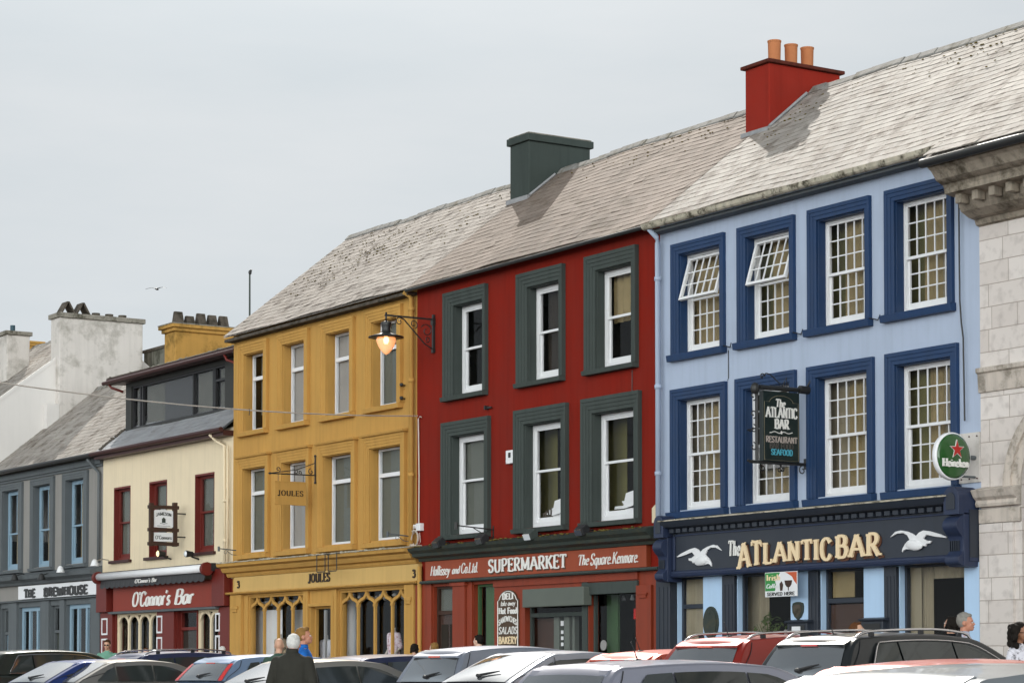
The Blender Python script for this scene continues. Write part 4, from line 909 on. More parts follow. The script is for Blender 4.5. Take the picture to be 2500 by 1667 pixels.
for k, (a, b) in enumerate(cu):
    s = su[k]; surround(B, s[0], s[1], 6.75, 9.04, a, b, 6.88, 8.78, 'yellow', sill=.12, steps=4, proj=.09)
    wn = casement(B, a, b, 6.88, 8.78, 8.18)
    if k in (1, 2): sheet(wn, a-.05, b-.03, 6.9, 8.75, D+.29, 'blind', 'net_curtain')
    elif k == 3: sheet(wn, a-.05, b-.03, 6.9, 8.75, D+.29, 'blindd', 'net_curtain')
    else: sheet(wn, a+.2, b-.03, 7.3, 8.75, D+.35, 'blindd', 'net_curtain'); MB().ell((b-.25, D+.5, 7.05), (.06, .06, .2)).build('ornament', M['cable'], wn)
for k, (a, b) in enumerate(cl):
    s = sl_[k]; surround(B, s[0], s[1], 3.74, 6.22, a, b, 3.90, 5.96, 'yellow', sill=.12, steps=4, proj=.09, hood=.07)
    wn = casement(B, a, b, 3.90, 5.96, 5.36); sheet(wn, a-.05, b-.03, 3.95, 5.93, D+.29, 'blindd' if k != 1 else 'blind', 'net_curtain')
rf = slates(B, X0-.06, X1+.0, *EAVE, *RID, 'slate1', seed=13); ridge_cap(rf, X0-.06, X1, *RID, seed=5)
moss(rf, X0+.2, X1-.4, *EAVE, *RID, 420, .35, .98, seed=16)
MB().quad((X0, *RID), (X1, *RID), (X1, 32.9, 9.2), (X0, 32.9, 9.2)).build('rear_roof', M['slate4'], rf, fix=False)
mb = MB(); mb.box(X0-.04, X1, 25.76, D-.001, 9.14, 9.21); rnd = random.Random(1)
x = X0
while x < X1: x += 1
mb.build('eave_board', M['capdark'], B)
mb = MB(); mb.tube([(-44.4, 25.72, 9.2), (-44.38, 25.9, 9.08), (-44.38, 25.9, 3.75)], .055, 10); mb.tube([(-44.03, 25.91, 3.25), (-44.03, 25.91, 0)], .05, 10)
for z in (8.8, 7.25, 5.2, 1.2): mb.cyl((-44.38 if z > 3 else -44.03, 25.9, z), .07, .08, 12)
mb.build('downpipe', M['yellow'], B, smooth=True)
F = 25.9
mb = MB(); mb.box(SX(-53.25, F), SX(-44.24, F), F, D-.002, 2.95, 3.31); fa = mb.build('fascia', M['yellowb'], B)
mb = MB(); mb.px([(D, 3.315), (F-.02, 3.315), (F-.05, 3.36), (F-.06, 3.40), (F-.16, 3.43), (F-.2, 3.50), (F-.21, 3.53), (F-.32, 3.57), (F-.34, 3.64), (D, 3.68)], -53.35, -44.1)
cn = mb.build('cornice', M['yellow'], B)
mb = MB(); rnd = random.Random(3)
mb.px([(D, 3.69), (F-.36, 3.645), (F-.36, 3.66), (D, 3.72)], -53.3, -44.1)
for i in range(160): mb.ell((rnd.uniform(-53.2, -44.2), rnd.uniform(F-.34, F-.1), 3.66+rnd.uniform(-.02, .02)), (rnd.uniform(.03, .1), .03, .02), 6, 4)
tag(mb.build('moss', M['gutter'], cn), kind='stuff')
mb = MB(); mb.px([(D, 2.89), (F-.04, 2.89), (F-.07, 2.92), (F-.05, 2.945), (D, 2.945)], -53.4, -44.1); mb.build('fascia_moulding', M['yellow'], fa)
mb = MB(); on = onfront(F-.003)
lettering(mb, 'JOULES', on, SX(-49.28, F), SX(-48.22, F), SZ(3.07, F), SZ(3.27, F), depth=.02, thick=.2, thin=.09, serif=.05, gap=.1)
mb.build('lettering', mat('dark_brown_letter', '#32210f', .5), fa)
for a, b in ((-53.0, 3.055), (-44.44, 3.03)): mb = MB(); lettering(mb, '3', on, SX(a-.03, F), SX(a+.09, F), SZ(b, F), SZ(b+.165, F), depth=.02, thick=.22, thin=.12, serif=0); mb.build('lettering', bpy.data.materials['dark_brown_letter'], fa)
pil(-53.28, -52.68, 'yellow', p=.09, z1=2.88); pil(-44.70, -44.3, 'yellow', p=.09, z1=2.88); pil(-49.47, -49.23, 'yellow', p=.06, z1=2.88, grooves=1); pil(-48.1, -47.84, 'yellow', p=.06, z1=2.88, grooves=1)
MB().box(-53.2, -52.8, D-.13, D-.091, 2.52, 2.6).box(-53.13, -52.87, D-.12, D-.091, 2.45, 2.52).build('pilaster_capital', M['yellow'], B, bevel=.01); MB().box(-44.64, -44.36, D-.13, D-.091, 2.52, 2.6).box(-44.6, -44.4, D-.12, D-.091, 2.45, 2.52).build('pilaster_capital', M['yellow'], B, bevel=.01)
def gothic(x0, x1, n, z0, z1, zs, m, t=.075, Y=D+.06, offs=0, nm='shop_window', ogee=True, head=.16):
    """shop window with slender mullions branching into arches under the head"""
    mb = MB(); w_ = (x1-x0)/n
    frame_rect(mb, x0, x1, z0, z1, Y-.02, Y+.1, .05)
    for i in range(n+1):
        x = x0+w_*i; x = min(max(x, x0+t*.4), x1-t*.4)
        mb.box(x-t/2, x+t/2, Y, Y+.05, z0, zs)
        mb.box(x-t*.68, x+t*.68, Y-.012, Y+.055, zs-.02, zs+.03) if ogee else None
    zt = z1-.03
    for i in range(n):
        a, b = x0+w_*i, x0+w_*(i+1)
        for s, q in ((a, 1), (b, -1)):
            if ogee: c = [(s, zs), (s+q*w_*.06, zs+(zt-zs)*.26), (s+q*w_*.2, zs+(zt-zs)*.42), (s+q*w_*.36, zs+(zt-zs)*.53), (s+q*w_*.46, zs+(zt-zs)*.75), (s+q*w_*.495, zt)]
            else: c = [(s, zs), (s+q*w_*.06, zs+(zt-zs)*.4), (s+q*w_*.22, zs+(zt-zs)*.78), (s+q*w_*.5, zt)]
            c = smooth_line(c, 4); th = t*.6
            L_, Rr = [], []
            for j, p in enumerate(c):
                u, v = c[max(j-1, 0)], c[min(j+1, len(c)-1)]; dx, dz = v[0]-u[0], v[1]-u[1]; l = math.hypot(dx, dz)
                L_.append((p[0]-dz/l*th/1.2, p[1]+dx/l*th/1.2)); Rr.append((p[0]+dz/l*th/1.2, p[1]-dx/l*th/1.2))
            e = .003*(1 if q > 0 else 2)
            for j in range(len(c)-1): mb.py([L_[j], L_[j+1], Rr[j+1], Rr[j]], Y+e, Y+.05+e)
    o = mb.build(nm, M[m], B); pane(o, x0+.04, x1-.04, z0+.05, z1-.04, Y+.1); return o
o = gothic(-52.46, -49.49, 4, .6, 2.84, 2.47, 'yellow'); sheet(o, -53.1, -51.6, .65, 2.5, D+.5, 'white', 'display_screen'); sheet(o, -51.9, -50.7, .65, 2.5, D+.9, 'blind', 'display_screen')
o = gothic(-47.82, -44.72, 4, .6, 2.84, 2.47, 'yellow'); MB().cyl((-48.1, D+.45, .4), .16, 2.4, 20).build('column', M['white'], o, smooth=True); sheet(o, -45.6, -44.8, 2.25, 2.6, D+.9, 'blind', 'display_screen')
mb = MB(); rnd = random.Random(12)
for i in range(16): mb.ell((-52.3+i*.19+(1.5 if i > 14 else 0), D+.3, 2.66+rnd.uniform(-.04, .04)), (.07, .05, .05), 7, 5)
for i in range(14): mb.ell((-47.6+i*.2, D+.3, 2.66+rnd.uniform(-.04, .04)), (.07, .05, .05), 7, 5)
mb.build('hanging_ornaments', M['blind'], o)
o = shopwin(B, -49.2, -48.12, .02, 2.5, 'yellow', nm='shop_door', Y=D+.12); MB().box(-48.72, -48.66, D+.11, D+.16, .1, 2.42).build('handle', M['steel'], o); sheet(o, -48.95, -48.75, .1, 2.45, D+.6, 'blindd', 'display_screen')
MB().box(-49.22, -48.1, D-.05, D-.002, 2.5, 2.58).build('door_head', M['yellow'], B, bevel=.01)
under(B)
for i, (x, z, lab) in enumerate(((-44.82, 7.23, 'upper small black wall insulator beside the top right ochre window'), (-44.82, 6.94, 'lower small black wall insulator beside the top right ochre window'))):
    t = P_('insulator', lab, 'insulator', x, z, D, 'insulators on the ochre wall'); mb = MB(); mb.tube([(0, 0, 0), (0, -.08, 0)], .015, 6); mb.rev([(.02, -.03), (.045, 0), (.045, .03), (.02, .05)], (0, -.09, 0), 10); mb.build('knob', M['black'], t); mb = MB(); scroll(mb, -.02, -.03, .05, 180, 400, .8, .006); mb.build('hook', M['yellow'], t)
# cable coil
t = P_('cable_coil', 'coil of white cable with junction boxes where ochre and red walls meet', 'cable coil', -44.2, 3.88, D)
mb = MB()
for i in range(5):
    mb.tube([(-.05+.13*(1+.06*i)*math.cos(R_(a)), -.06-.012*i, -.02+.15*(1+.05*i)*math.sin(R_(a))) for a in range(0, 360, 20)], .011, 5, closed=True)
mb.tube([(-.05, -.1, .25), (-.12, -.12, 0), (-.2, -.12, -.2), (-.3, -.2, -.24)], .012, 5); mb.tube([(.1, -.05, .1), (.15, -.06, -.1), (.05, -.07, -.2), (-.25, -.2, -.24)], .008, 5); mb.build('coil', M['cable'], t)
mb = MB(); mb.box(.02, .2, -.1, -.001, .14, .3); mb.box(-.17, -.02, -.08, -.001, .2, .28); mb.build('junction_box', M['white'], t, bevel=.006)
# iron hoops hanging from the ochre cornice
for i, (x, lab) in enumerate(((-48.66, 'left black iron hoop hanging from the ochre cornice'), (-48.1, 'right black iron hoop hanging from the ochre cornice'))):
    x = SX(x, 25.5); t = P_('iron_hoop', lab, 'hoop', x, 3.3, 25.5, 'iron hoops on the ochre cornice')
    MB().tube([(-.22, 0, .34), (-.22, 0, -.03), (-.2, 0, -.05), (.2, -.03, -.05), (.23, -.03, -.03), (.23, -.03, .34)], .013, 6).build('hoop', M['black'], t)
    MB().tube([(-.22, 0, .34), (-.22, .3, .36), (.23, .3, .36), (.23, -.03, .34)], .011, 6).build('fixing', M['black'], t)
# ================================================================== CREAM HOUSE
B = empty('cream_house', 'cream two storey house with dark flat dormer and maroon bar front', 'building', (-57.4, D, 0))
X0, X1 = -61.46, -53.30
E7 = (25.72, 7.02); R7 = (29.3, 9.88)
ws = [(-60.70, -59.58), (-58.35, -57.22), (-55.51, -54.37)]
mb = wall_mesh(X0, X1, 3.3, 7.06, [(a, b, 4.02, 6.02) for a, b in ws], dep=.2); shell(mb, X0, X1, 7.0, *R7); mb.build('wall', M['cream'], B, fix=False)
interior(B, X0+.1, X1-.1, 3.4, 6.9, 'dark', 2.5); interior(B, X0+.1, X1-.1, .02, 3.2, 'dark', 3.5)
for k, (a, b) in enumerate(ws):
    wn = sash(B, a, b, 4.02, 6.02, m='maroon', zm=5.05, t=.08, Y=D+.12)
    mb = MB(); mb.box(a-.001, a+.03, D-.004, D+.12, 4.02, 6.02); mb.box(b-.03, b+.001, D-.004, D+.12, 4.02, 6.02); mb.box(a+.03, b-.03, D-.004, D+.12, 5.97, 6.021); mb.build('reveal_lining', M['maroon'], wn)
    MB().box(a-.16, b+.1, D-.1, D+.1, 3.94, 4.018).build('window_sill', M['maroond'], wn, bevel=.008)
    sheet(wn, a-.04, b-.06, 4.1, 5.96, D+.235, 'blindd', 'net_curtain')
rf = slates(B, X0, X1, *E7, 27.0, E7[1]+(27.0-E7[0])*.8, 'slate4', seed=21)
MB().quad((X0, 27.0, 8.04), (X1, 27.0, 8.04), (X1, *R7), (X0, *R7)).build('upper_roof', M['slate4'], rf, fix=False)
MB().quad((X0, *R7), (X1, *R7), (X1, 32.9, 7), (X0, 32.9, 7)).build('rear_roof', M['slate4'], rf, fix=False)
mb = MB(); rnd = random.Random(2)
for i in range(26): s = i/26; mb.ell((X0+.25+rnd.gauss(0, .05), 25.8+s*.75, 7.1+s*.62), (.09, .06, .035), 6, 4)
mb.build('verge_mortar', M['capdark'], rf)
# dormer
M['dormb'] = mat('dark_grey_blind', '#5a5a55', .9, var=.2, scale=2)
dm = wall_mesh(-61.0, X1, 7.56, 8.95, [(-60.62, -54.75, 7.66, 8.82)], Y=26.46, dep=.08)
dm.quad((-61.0, 26.46, 7.5), (-61.0, 29.3, 7.5), (-61.0, 29.3, 9.2), (-61.0, 26.46, 8.95))
dm = dm.build('dormer', mat('dark_slate_cladding', '#2b2b28', .6, var=.2, scale=5, bump=.3), B, fix=False)
mb = MB(); frame_rect(mb, -60.62, -54.75, 7.66, 8.82, 26.5, 26.58, .05)
for x in (-60.1, -59.95, -56.72, -55.5, -55.4): mb.box(x-.035, x+.035, 26.49, 26.57, 7.7, 8.78)
mb.box(-60.57, -60.13, 26.495, 26.57, 8.42, 8.48); mb.box(-55.4, -54.8, 26.495, 26.57, 8.42, 8.48)
dw = mb.build('dormer_window', M['blackp'], dm); pane(dw, -60.57, -54.8, 7.7, 8.78, 26.55)
sheet(dw, -60.56, -60.15, 7.72, 8.76, 26.62, 'dormb', 'dormer_blind'); sheet(dw, -59.9, -58.75, 7.72, 8.76, 26.62, 'dormb', 'dormer_blind'); sheet(dw, -56.65, -55.6, 7.72, 8.76, 26.62, 'dormb', 'dormer_blind'); sheet(dw, -55.35, -54.85, 7.72, 8.76, 26.64, 'dormb', 'dormer_blind')
MB().box(-58.7, -56.72, 26.6, 26.62, 7.7, 8.78).build('dormer_panel', M['blackp'], dw)
mb = MB(); mb.px([(26.1, 8.92), (26.1, 9.10), (29.6, 9.62), (29.6, 9.5), (26.2, 8.92)], -61.55, X1); mb.box(-62.6, -61.56, 26.9, 29.5, 9.1, 9.32)
dr = mb.build('dormer_roof', M['maroond'], dm, bevel=.01)
mb = MB(); mb.px([(26.09, 9.104), (26.09, 9.125), (29.6, 9.65), (29.6, 9.624)], -61.5, X1); rnd = random.Random(5)
for i in range(60): mb.ell((rnd.uniform(-61.4, X1), 26.12+rnd.random()*.2, 9.14), (rnd.uniform(.04, .12), .03, .02), 6, 4)
mb.build('dormer_felt', M['caplight'], dr)
mb = MB(); mb.tube([(-61.6, 26.04, 8.98), (X1-.02, 26.04, 8.98)], .055, 8); mb.build('dormer_gutter', M['maroond'], dr)
mb = MB(); mb.tube([(-53.95, 26.05, 8.95), (-53.9, 26.1, 8.8), (-53.6, 26.25, 8.68), (-53.38, 26.3, 8.6)], .035, 8); mb.build('rain_pipe', M['maroon'], dr, smooth=True); mb = MB(); mb.tube([(-61.35, 26.1, 8.95), (-61.3, 26.15, 8.85), (-61.05, 26.4, 8.72)], .035, 8); mb.build('rain_pipe', M['maroon'], dr, smooth=True)
mb = MB(); mb.tube([(X0-.1, 25.66, 6.98), (X1, 25.66, 6.98)], .065, 8); mb.box(X0, X1, 25.72, D-.001, 6.84, 6.97); mb.build('gutter', M['maroond'], B)
mb = MB(); mb.tube([(-54.0, 25.68, 6.92), (-53.95, 25.85, 6.75), (-53.6, 25.9, 6.6), (-53.55, 25.9, 3.5)], .045, 8); mb.tube([(-53.42, 25.9, 6.6), (-53.42, 25.9, 3.5)], .03, 8)
for z in (5.2, 4.2): mb.cyl((-53.55, 25.9, z), .06, .07, 10)
mb.build('downpipe', M['cream'], B, smooth=True)
c = chimney(B, -61.86, -61.14, 28.0, 29.95, 8.5, 10.55, 'chimy', 'chimy', cap=.2, over=.14, steps=2)
MB().box(-62.0, -61.0, 27.85, 30.1, 10.752, 10.78).build('flaunching', M['caplight'], c)
for i, (y, h, tl) in enumerate(((28.25, .38, 1), (28.6, .28, 0), (28.95, .38, 1), (29.3, .36, 1), (29.65, .36, 1))):
    mb = MB(); mb.py([(-61.5-.19, 10.78), (-61.5+.19, 10.78), (-61.5+.05, 10.78+h), (-61.5-.05, 10.78+h)], y-.12, y+.12)
    mb.build('slate_cowl', M['capdark'], c, bevel=.01)
# bar front
F = 25.86
wall_mesh(X0, X1, 0, 3.3, [(-60.5, -57.7, .6, 2.56), (-56.55, -55.38, 0, 2.56), (-55.35, -54.0, .6, 2.56)]).build('shop_wall', M['maroon'], B, fix=False)
mb = MB(); mb.box(SX(-60.72, F), SX(-54.12, F), F, D-.002, 2.62, 3.3); fa = mb.build('fascia', M['board'] if 0 else mat('fascia_red', '#86270f', .55, var=.08, streak=.1), B, bevel=.01)
MB().px([(D, 2.56), (F-.05, 2.56), (F-.06, 2.61), (F, 2.625), (D, 2.625)], -60.6, -53.9).build('fascia_moulding', M['greyt'], fa)
mb = MB()
lettering(mb, "O'Connor's", onfront(F-.002), SX(-59.42, F), SX(-57.0, F), SZ(2.74, F), SZ(3.12, F), depth=.02, thick=.2, thin=.08, serif=0, slant=.22, gap=.02)
mb.build('lettering', M['letter'], fa); mb = MB(); lettering(mb, "Bar", onfront(F-.002), SX(-56.72, F), SX(-55.6, F), SZ(2.74, F), SZ(3.12, F), depth=.02, thick=.2, thin=.08, serif=0, slant=.22, gap=.02)
mb.build('lettering', M['letter'], fa)
for a, b in ((-61.44, -60.75), (-54.1, -53.4)): MB().box(a, b, F-.06, D-.002, 2.62, 3.55).build('fascia_block', M['maroon'], B, bevel=.012)
pil(-61.42, -60.6, 'maroon', p=.08, z1=2.6); pil(-57.66, -56.6, 'maroon', p=.08, z1=2.56); pil(-53.95, -53.32, 'maroon', p=.08, z1=2.6)
for a, b in ((-61.3, -60.9), (-57.64, -57.3), (-54.1, -53.85)):
    for z0, z1 in ((.4, 1.9), (2.0, 2.46)): mb = MB(); frame_rect(mb, a, b, z0, z1, D-.095, D-.081, .045); mb.build('panel_moulding', M['white'], B)
gothic(-60.5, -57.7, 4, .6, 2.56, 2.25, 'cream', t=.1, ogee=False); gothic(-55.35, -54.0, 2, .6, 2.56, 2.25, 'cream', t=.1, ogee=False)
o = shopwin(B, -56.55, -55.4, .02, 2.56, 'maroon', transom=2.1, nm='bar_door'); MB().box(-56.48, -55.46, D+.15, D+.2, .05, 2.04).build('door_leaf', M['dark'], o)
under(B)
t = empty('awning', 'rolled black awning with white cassette tube above the maroon bar front', 'awning', (-57.4, 25.7, 3.3))
w2 = 3.4
mb = MB(); mb.tube([(-w2, -.1, .27), (w2, -.1, .27)], .1, 14); mb.build('cassette', M['pvc'], t, smooth=True)
mb = MB(); n = 60; vs = []
for i in range(n+1): x = -w2+.1+(2*w2-.2)*i/n; vs += [(x, -.06, .2), (x, -.1, -.02-.045*abs(math.sin(i*math.pi/3)))]
mb.add(vs, [(2*i, 2*i+2, 2*i+3, 2*i+1) for i in range(n)]); vl = mb.build('valance', M['blackp'], t, fix=False)
mb = MB(); lettering(mb, "O'Connor's Bar", onfront(-.105), -.95, .45, .03, .13, depth=.006, thick=.2, thin=.1, serif=0, slant=.25, gap=.02); mb.build('lettering', M['letter'], vl)
for x in (-w2-.03, w2+.03): mb = MB(); mb.cyl((x-.06, -.1, .25), .17, .12, 16, 'x'); mb.build('end_cap', M['maroon'], t, bevel=.01)
MB().box(-w2-.1, w2+.1, .0, .28, .2, .4).build('wall_housing', M['blackp'], t)
# spot lamps on the cream wall
for x, z, Y, lab, lit in ((-56.9, 4.02, 25.7, 'small round lit spot lamp under the hanging whiskey sign', 1), (-55.25, 3.95, 25.72, 'black swivel spot lamp with silver nose right of the hanging whiskey sign', 0)):
    t = P_('spot_lamp', lab, 'spot lamp', x, z, Y, 'spot lamps on the cream wall')
    mb = MB(); mb.tube([(0, .28, -.1), (0, .1, -.05), (0, 0, 0)], .022, 6); mb.build('stem', M['black'], t)
    mb = MB(); mb.rev([(.03, .12), (.06, .1), (.09, -.08), (.085, -.1)], (0, 0, .03), 16, 'y'); mb.build('shade', M['black'], t)
    MB().rev([(.08, -.1), (.05, -.125), (.01, -.13)], (0, 0, .03), 16, 'y').build('lens', mat('warm_lamp_glow', (1, .75, .4), emit=1.3, var=0) if lit else M['lens'], t)
# ================================================================== GREY HOUSE
B = empty('grey_house', 'slate grey two storey house with powder blue windows at the left edge', 'building', (-65.5, D, 0))
X0, X1 = -70.4, -61.46
ws = [(-69.12, -67.75), (-66.58, -65.25), (-64.08, -62.75)]; so_ = [(-69.4, -67.45), (-66.76, -64.96), (-64.28, -62.46)]
mb = wall_mesh(X0, X1, 3.1, 7.06, [(a, b, 4.05, 6.45) for a, b in ws], dep=.22); shell(mb, X0, X1, 7.0, *R7); mb.build('wall', M['greyw'], B, fix=False)
interior(B, X0+.1, X1-.1, 3.4, 6.9, 'dark', 2.5); interior(B, X0+.1, X1-.1, .02, 3.2, 'dark', 3.5)
for k, (a, b) in enumerate(ws):
    s = so_[k]; surround(B, s[0], s[1], 3.93, 6.65, a, b, 4.05, 6.45, 'greyt', sill=.1, proj=.08)
    wn = sash(B, a, b, 4.05, 6.45, m='lblue', zm=5.15, nx=2, nz=1, t=.09)
    curtain(wn, a+.1, a+.5, 4.1, 6.4, D+.4, 'curtain', 4); sheet(wn, a+.6, b-.15, 4.1, 4.5, D+.5, 'blind', 'ornament')
rf = slates(B, X0, X1, *E7, *R7, 'slate3', seed=22); ridge_cap(rf, X0, X1, *R7, seed=9)
MB().quad((X0, *R7), (X1, *R7), (X1, 32.9, 7), (X0, 32.9, 7)).build('rear_roof', M['slate4'], rf, fix=False)
mb = MB(); mb.tube([(X0, 25.66, 6.98), (X1-.06, 25.66, 6.98)], .065, 8); mb.build('gutter', M['black'], B); 
mb = MB(); mb.box(X0, X1, D-.1, D-.003, 6.75, 6.92); mb.box(X0, X1, D-.05, D-.003, 6.68, 6.749); mb.build('frieze', M['greyt'], B)
mb = MB(); mb.tube([(-61.9, 25.7, 6.9), (-61.85, 25.85, 6.7), (-61.6, 25.93, 6.5), (-61.6, 25.93, 4.0)], .045, 8); mb.build('downpipe', M['greyt'], B, smooth=True)
wall_mesh(X0, X1, 0, 3.1, [(-69.2, -68.5, 0, 2.9), (-67.75, -65.92, .5, 2.9), (-65.22, -64.45, 0, 2.9), (-64.05, -62.2, .5, 2.9)]).build('shop_wall', M['greyt'], B, fix=False)
F = 25.9
mb = MB(); mb.px([(D, 3.55), (F-.05, 3.55), (F-.1, 3.62), (F-.25, 3.7), (F-.28, 3.8), (D, 3.93)], X0, X1-.02); mb.px([(D, 3.06), (F-.02, 3.06), (F-.03, 3.1), (D, 3.12)], X0, X1-.02); mb.build('cornice', M['greyt'], B)
sb = MB().box(SX(-67.84, F), SX(-61.9, F), F, D-.002, 3.13, 3.52).build('name_board', M['pvc'], B, bevel=.006)
mb = MB(); lettering(mb, 'THE', onfront(F-.002), SX(-67.3, F), SX(-66.45, F), SZ(3.18, F), SZ(3.42, F), depth=.02, thick=.3, thin=.2, serif=.03, gap=.05)
mb.build('lettering', M['black'], sb); mb = MB(); lettering(mb, 'BREWHOUSE', onfront(F-.002), SX(-65.75, F), SX(-62.5, F), SZ(3.18, F), SZ(3.42, F), depth=.02, thick=.3, thin=.2, serif=.03, gap=.05); mb.build('lettering', M['black'], sb)
for a, b in ((-70.3, -69.25), (-68.45, -67.8), (-65.9, -65.25), (-64.42, -64.08), (-62.15, -61.5)): pil(a, b, 'greyt', p=.07, z1=3.04)
for a, b, n, nm in ((-69.2, -68.5, 1, 'side_door'), (-67.75, -65.92, 3, 'shop_window'), (-65.22, -64.45, 1, 'shop_door'), (-64.05, -62.2, 3, 'shop_window')):
    o = shopwin(B, a, b, .5 if n > 1 else .02, 2.9, 'lblue' if n > 1 else 'greyt', nx=n, t=.12 if n > 1 else .08, nm=nm, transom=None if n > 1 else 2.15)
    if n == 1: MB().box(a+.1, b-.1, D+.16, D+.2, .05, 2.1).build('door_leaf', M['lblue'] if a < -68 else M['dgreen'], o)
under(B)
for i, (x, z, lab) in enumerate(((-68.05, 3.75, 'black spot lamp over the grey shopfront at the far left edge'), (-65.9, 3.7, 'black drooping spot lamp above the white name board'), (-64.45, 3.86, 'white swan neck lamp below the middle grey window'), (-61.95, 3.95, 'white swan neck lamp at the right end of the grey cornice'))):
    t = P_('swan_lamp', lab, 'wall lamp', SX(x, 25.45), z, 25.45, 'lamps over the grey shopfront')
    mb = MB(); mb.tube([(-.3, .5, .1), (-.15, .25, .12), (0, 0, .05)], .016, 6); mb.build('arm', M['steel'] if i > 1 else M['black'], t)
    mb = MB(); mb.rev([(.03, .1), (.07, .06), (.12, -.08), (.11, -.09)], (0, -.03, -.0), 14, 'z'); mb.build('shade', M['white'] if i > 1 else M['black'], t)
# ================================================================== WHITE GABLED HOUSE AND ITS CHIMNEYS (left)
B = empty('white_house', 'taller white rendered house with bare gable rising over the grey roof', 'building', (-76, D, 0))
sg = (10.615-9.384)/(27.892-26.261); Xg = -70.0
zg = lambda y: 9.384+(y-26.261)*sg
mb = MB(); mb.quad((Xg, 25.7, 5), (Xg, 25.7, zg(25.7)), (Xg, 29.6, zg(29.6)), (Xg, 33.5, zg(25.7)), (Xg, 33.5, 5)); mb.quad((-86, 25.7, 0), (Xg, 25.7, 0), (Xg, 25.7, zg(25.7)), (-86, 25.7, zg(25.7)))
mb.build('wall', M['whiteg'], B, fix=False)
rf = slates(B, -86, Xg-.02, 25.5, zg(25.5), 29.6, zg(29.6), 'slate3', seed=41); ridge_cap(rf, -86, Xg, 29.6, zg(29.6)-.02)
mb = MB(); mb.px([(25.5, zg(25.5)-.02), (29.6, zg(29.6)-.02), (29.6, zg(29.6)+.1), (25.5, zg(25.5)+.1)], Xg-.09, Xg+.02); mb.build('coping', M['whiteg'], rf)
c = chimney(B, -70.42, -69.70, 28.0, 30.8, 5.5, 12.02, 'whitew', 'caplight', cap=.15, over=.07)
MB().box(-70.42, -69.69, 27.6, 27.997, 5, 9.3).build('buttress', M['whiteg'], c)
for i, y in enumerate((28.35, 28.85)):
    mb = MB(); 
    for s_ in (-1, 1): mb.px([(y-.26*s_, 12.17), (y-.20*s_, 12.17), (y+.02*s_, 12.56), (y-.04*s_, 12.56)], -70.3+.01*s_, -69.85)
    mb.build('slate_cowl', M['capdark'], c)
for i, y in enumerate((29.35, 29.8, 30.25)): MB().cyl((-70.05, y, 12.17), .13, .12, 16).build('chimney_pot', M['capdark'], c)
c = chimney(B, -73.62, -72.9, 27.5, 28.27, 9.8, 11.82, 'whitew', 'caplight', cap=.13, over=.07)
MB().cyl((-73.2, 27.8, 11.95), .08, .22, 14).build('chimney_pot', mat('dark_teal_pot', '#23424e', .6), c)
c = chimney(B, -76.4, -75.9, 29.3, 29.9, 11.0, 11.95, 'chimy', 'chimy', cap=.16, over=.07, steps=2)
under(B)
t = empty('mossy_wall', 'dark mossy parapet wall between the white chimney stack and the ochre chimney', 'wall', (-69.3, 31.2, 0))
mb = MB(); mb.box(-1.2, 1.2, 0, .3, 5, 11.2); mb.build('masonry', mat('streaked_parapet', '#77766c', .9, var=.3, streak=.9, dirt='#2c2d20', dirt_amt=.9, dirt_scale=1.2), t); MB().box(-1.25, 1.25, -.05, .35, 11.201, 11.29).build('coping', M['capdark'], t)
# mast behind the ochre roof, wire and bird
p = atY(610, 780, 31); t = empty('mast', 'thin pole with small cowl rising behind the ochre roof', 'mast', (p.x, 31, 9.5))
q = atY(609.5, 668, 31); h = q.z-9.5
MB().tube([(0, 0, 0), (-.02, 0, h)], [.035, .028], 6).build('pole', M['ggrey'], t)
mb = MB(); mb.ell((0, 0, h+.03), (.05, .05, .07)); mb.box(-.08, .08, -.015, .015, h+.02, h+.05); mb.ell((.06, 0, h+.08), (.05, .03, .03)); mb.build('cowl', M['black'], t)
a, b = atY(-40, 928, 14), Vector((-44.15, 25.93, 6.5)); t = empty('overhead_wire', 'pale wire spanning in front of the left house fronts to the ochre wall', 'wire', tuple(b))
mb = MB(); pts = []
for i in range(41): u = i/40; v_ = a.lerp(b, u); v_.z -= .32*4*u*(1-u)*.5; pts.append(v_-b)
mb.tube(pts, .013, 5); mb.build('wire_strand', M['cable'], t)
kx = pts[22]; mb = MB(); mb.tube([kx+Vector((0, 0, .03)), kx+Vector((.02, 0, -.03)), kx+Vector((0, 0, -.1))], .008, 4); mb.build('wire_tie', M['black'], t)
p = atY(383, 706, 40); t = empty('bird', 'dark bird gliding in the sky above the left chimneys', 'bird', tuple(p), R_(40))
mb = MB()
mb.ell((0, 0, 0), (.11, .32, .1), 12, 10); mb.ell((0, .3, .03), (.055, .09, .06), 10, 8); mb.rev([(.02, 0), (.004, .09)], (0, .37, .03), 8, 'y')
for s in (-1, 1):
    L_ = [(s*.05, .12, .05), (s*.35, .16, .15), (s*.7, .08, .16), (s*1.15, -.12, .02)]; T_ = [(s*.05, -.14, .04), (s*.35, -.08, .13), (s*.7, -.08, .14), (s*1.15, -.16, .02)]
    up_ = [(x, y, z+.02) for x, y, z in L_]; n = len(L_)
    mb.add(L_+T_+[(x, y, z+.02) for x, y, z in T_]+up_, [(i, i+1, n+i+1, n+i) for i in range(n-1)]+[(2*n+i, 2*n+i+1, 3*n+i+1, 3*n+i) for i in range(n-1)]+[(i, 3*n+i, 3*n+i+1, i+1) for i in range(n-1)]+[(n+i, n+i+1, 2*n+i+1, 2*n+i) for i in range(n-1)]+[(n-1, 3*n+n-1, 3*n-1, 2*n-1)])
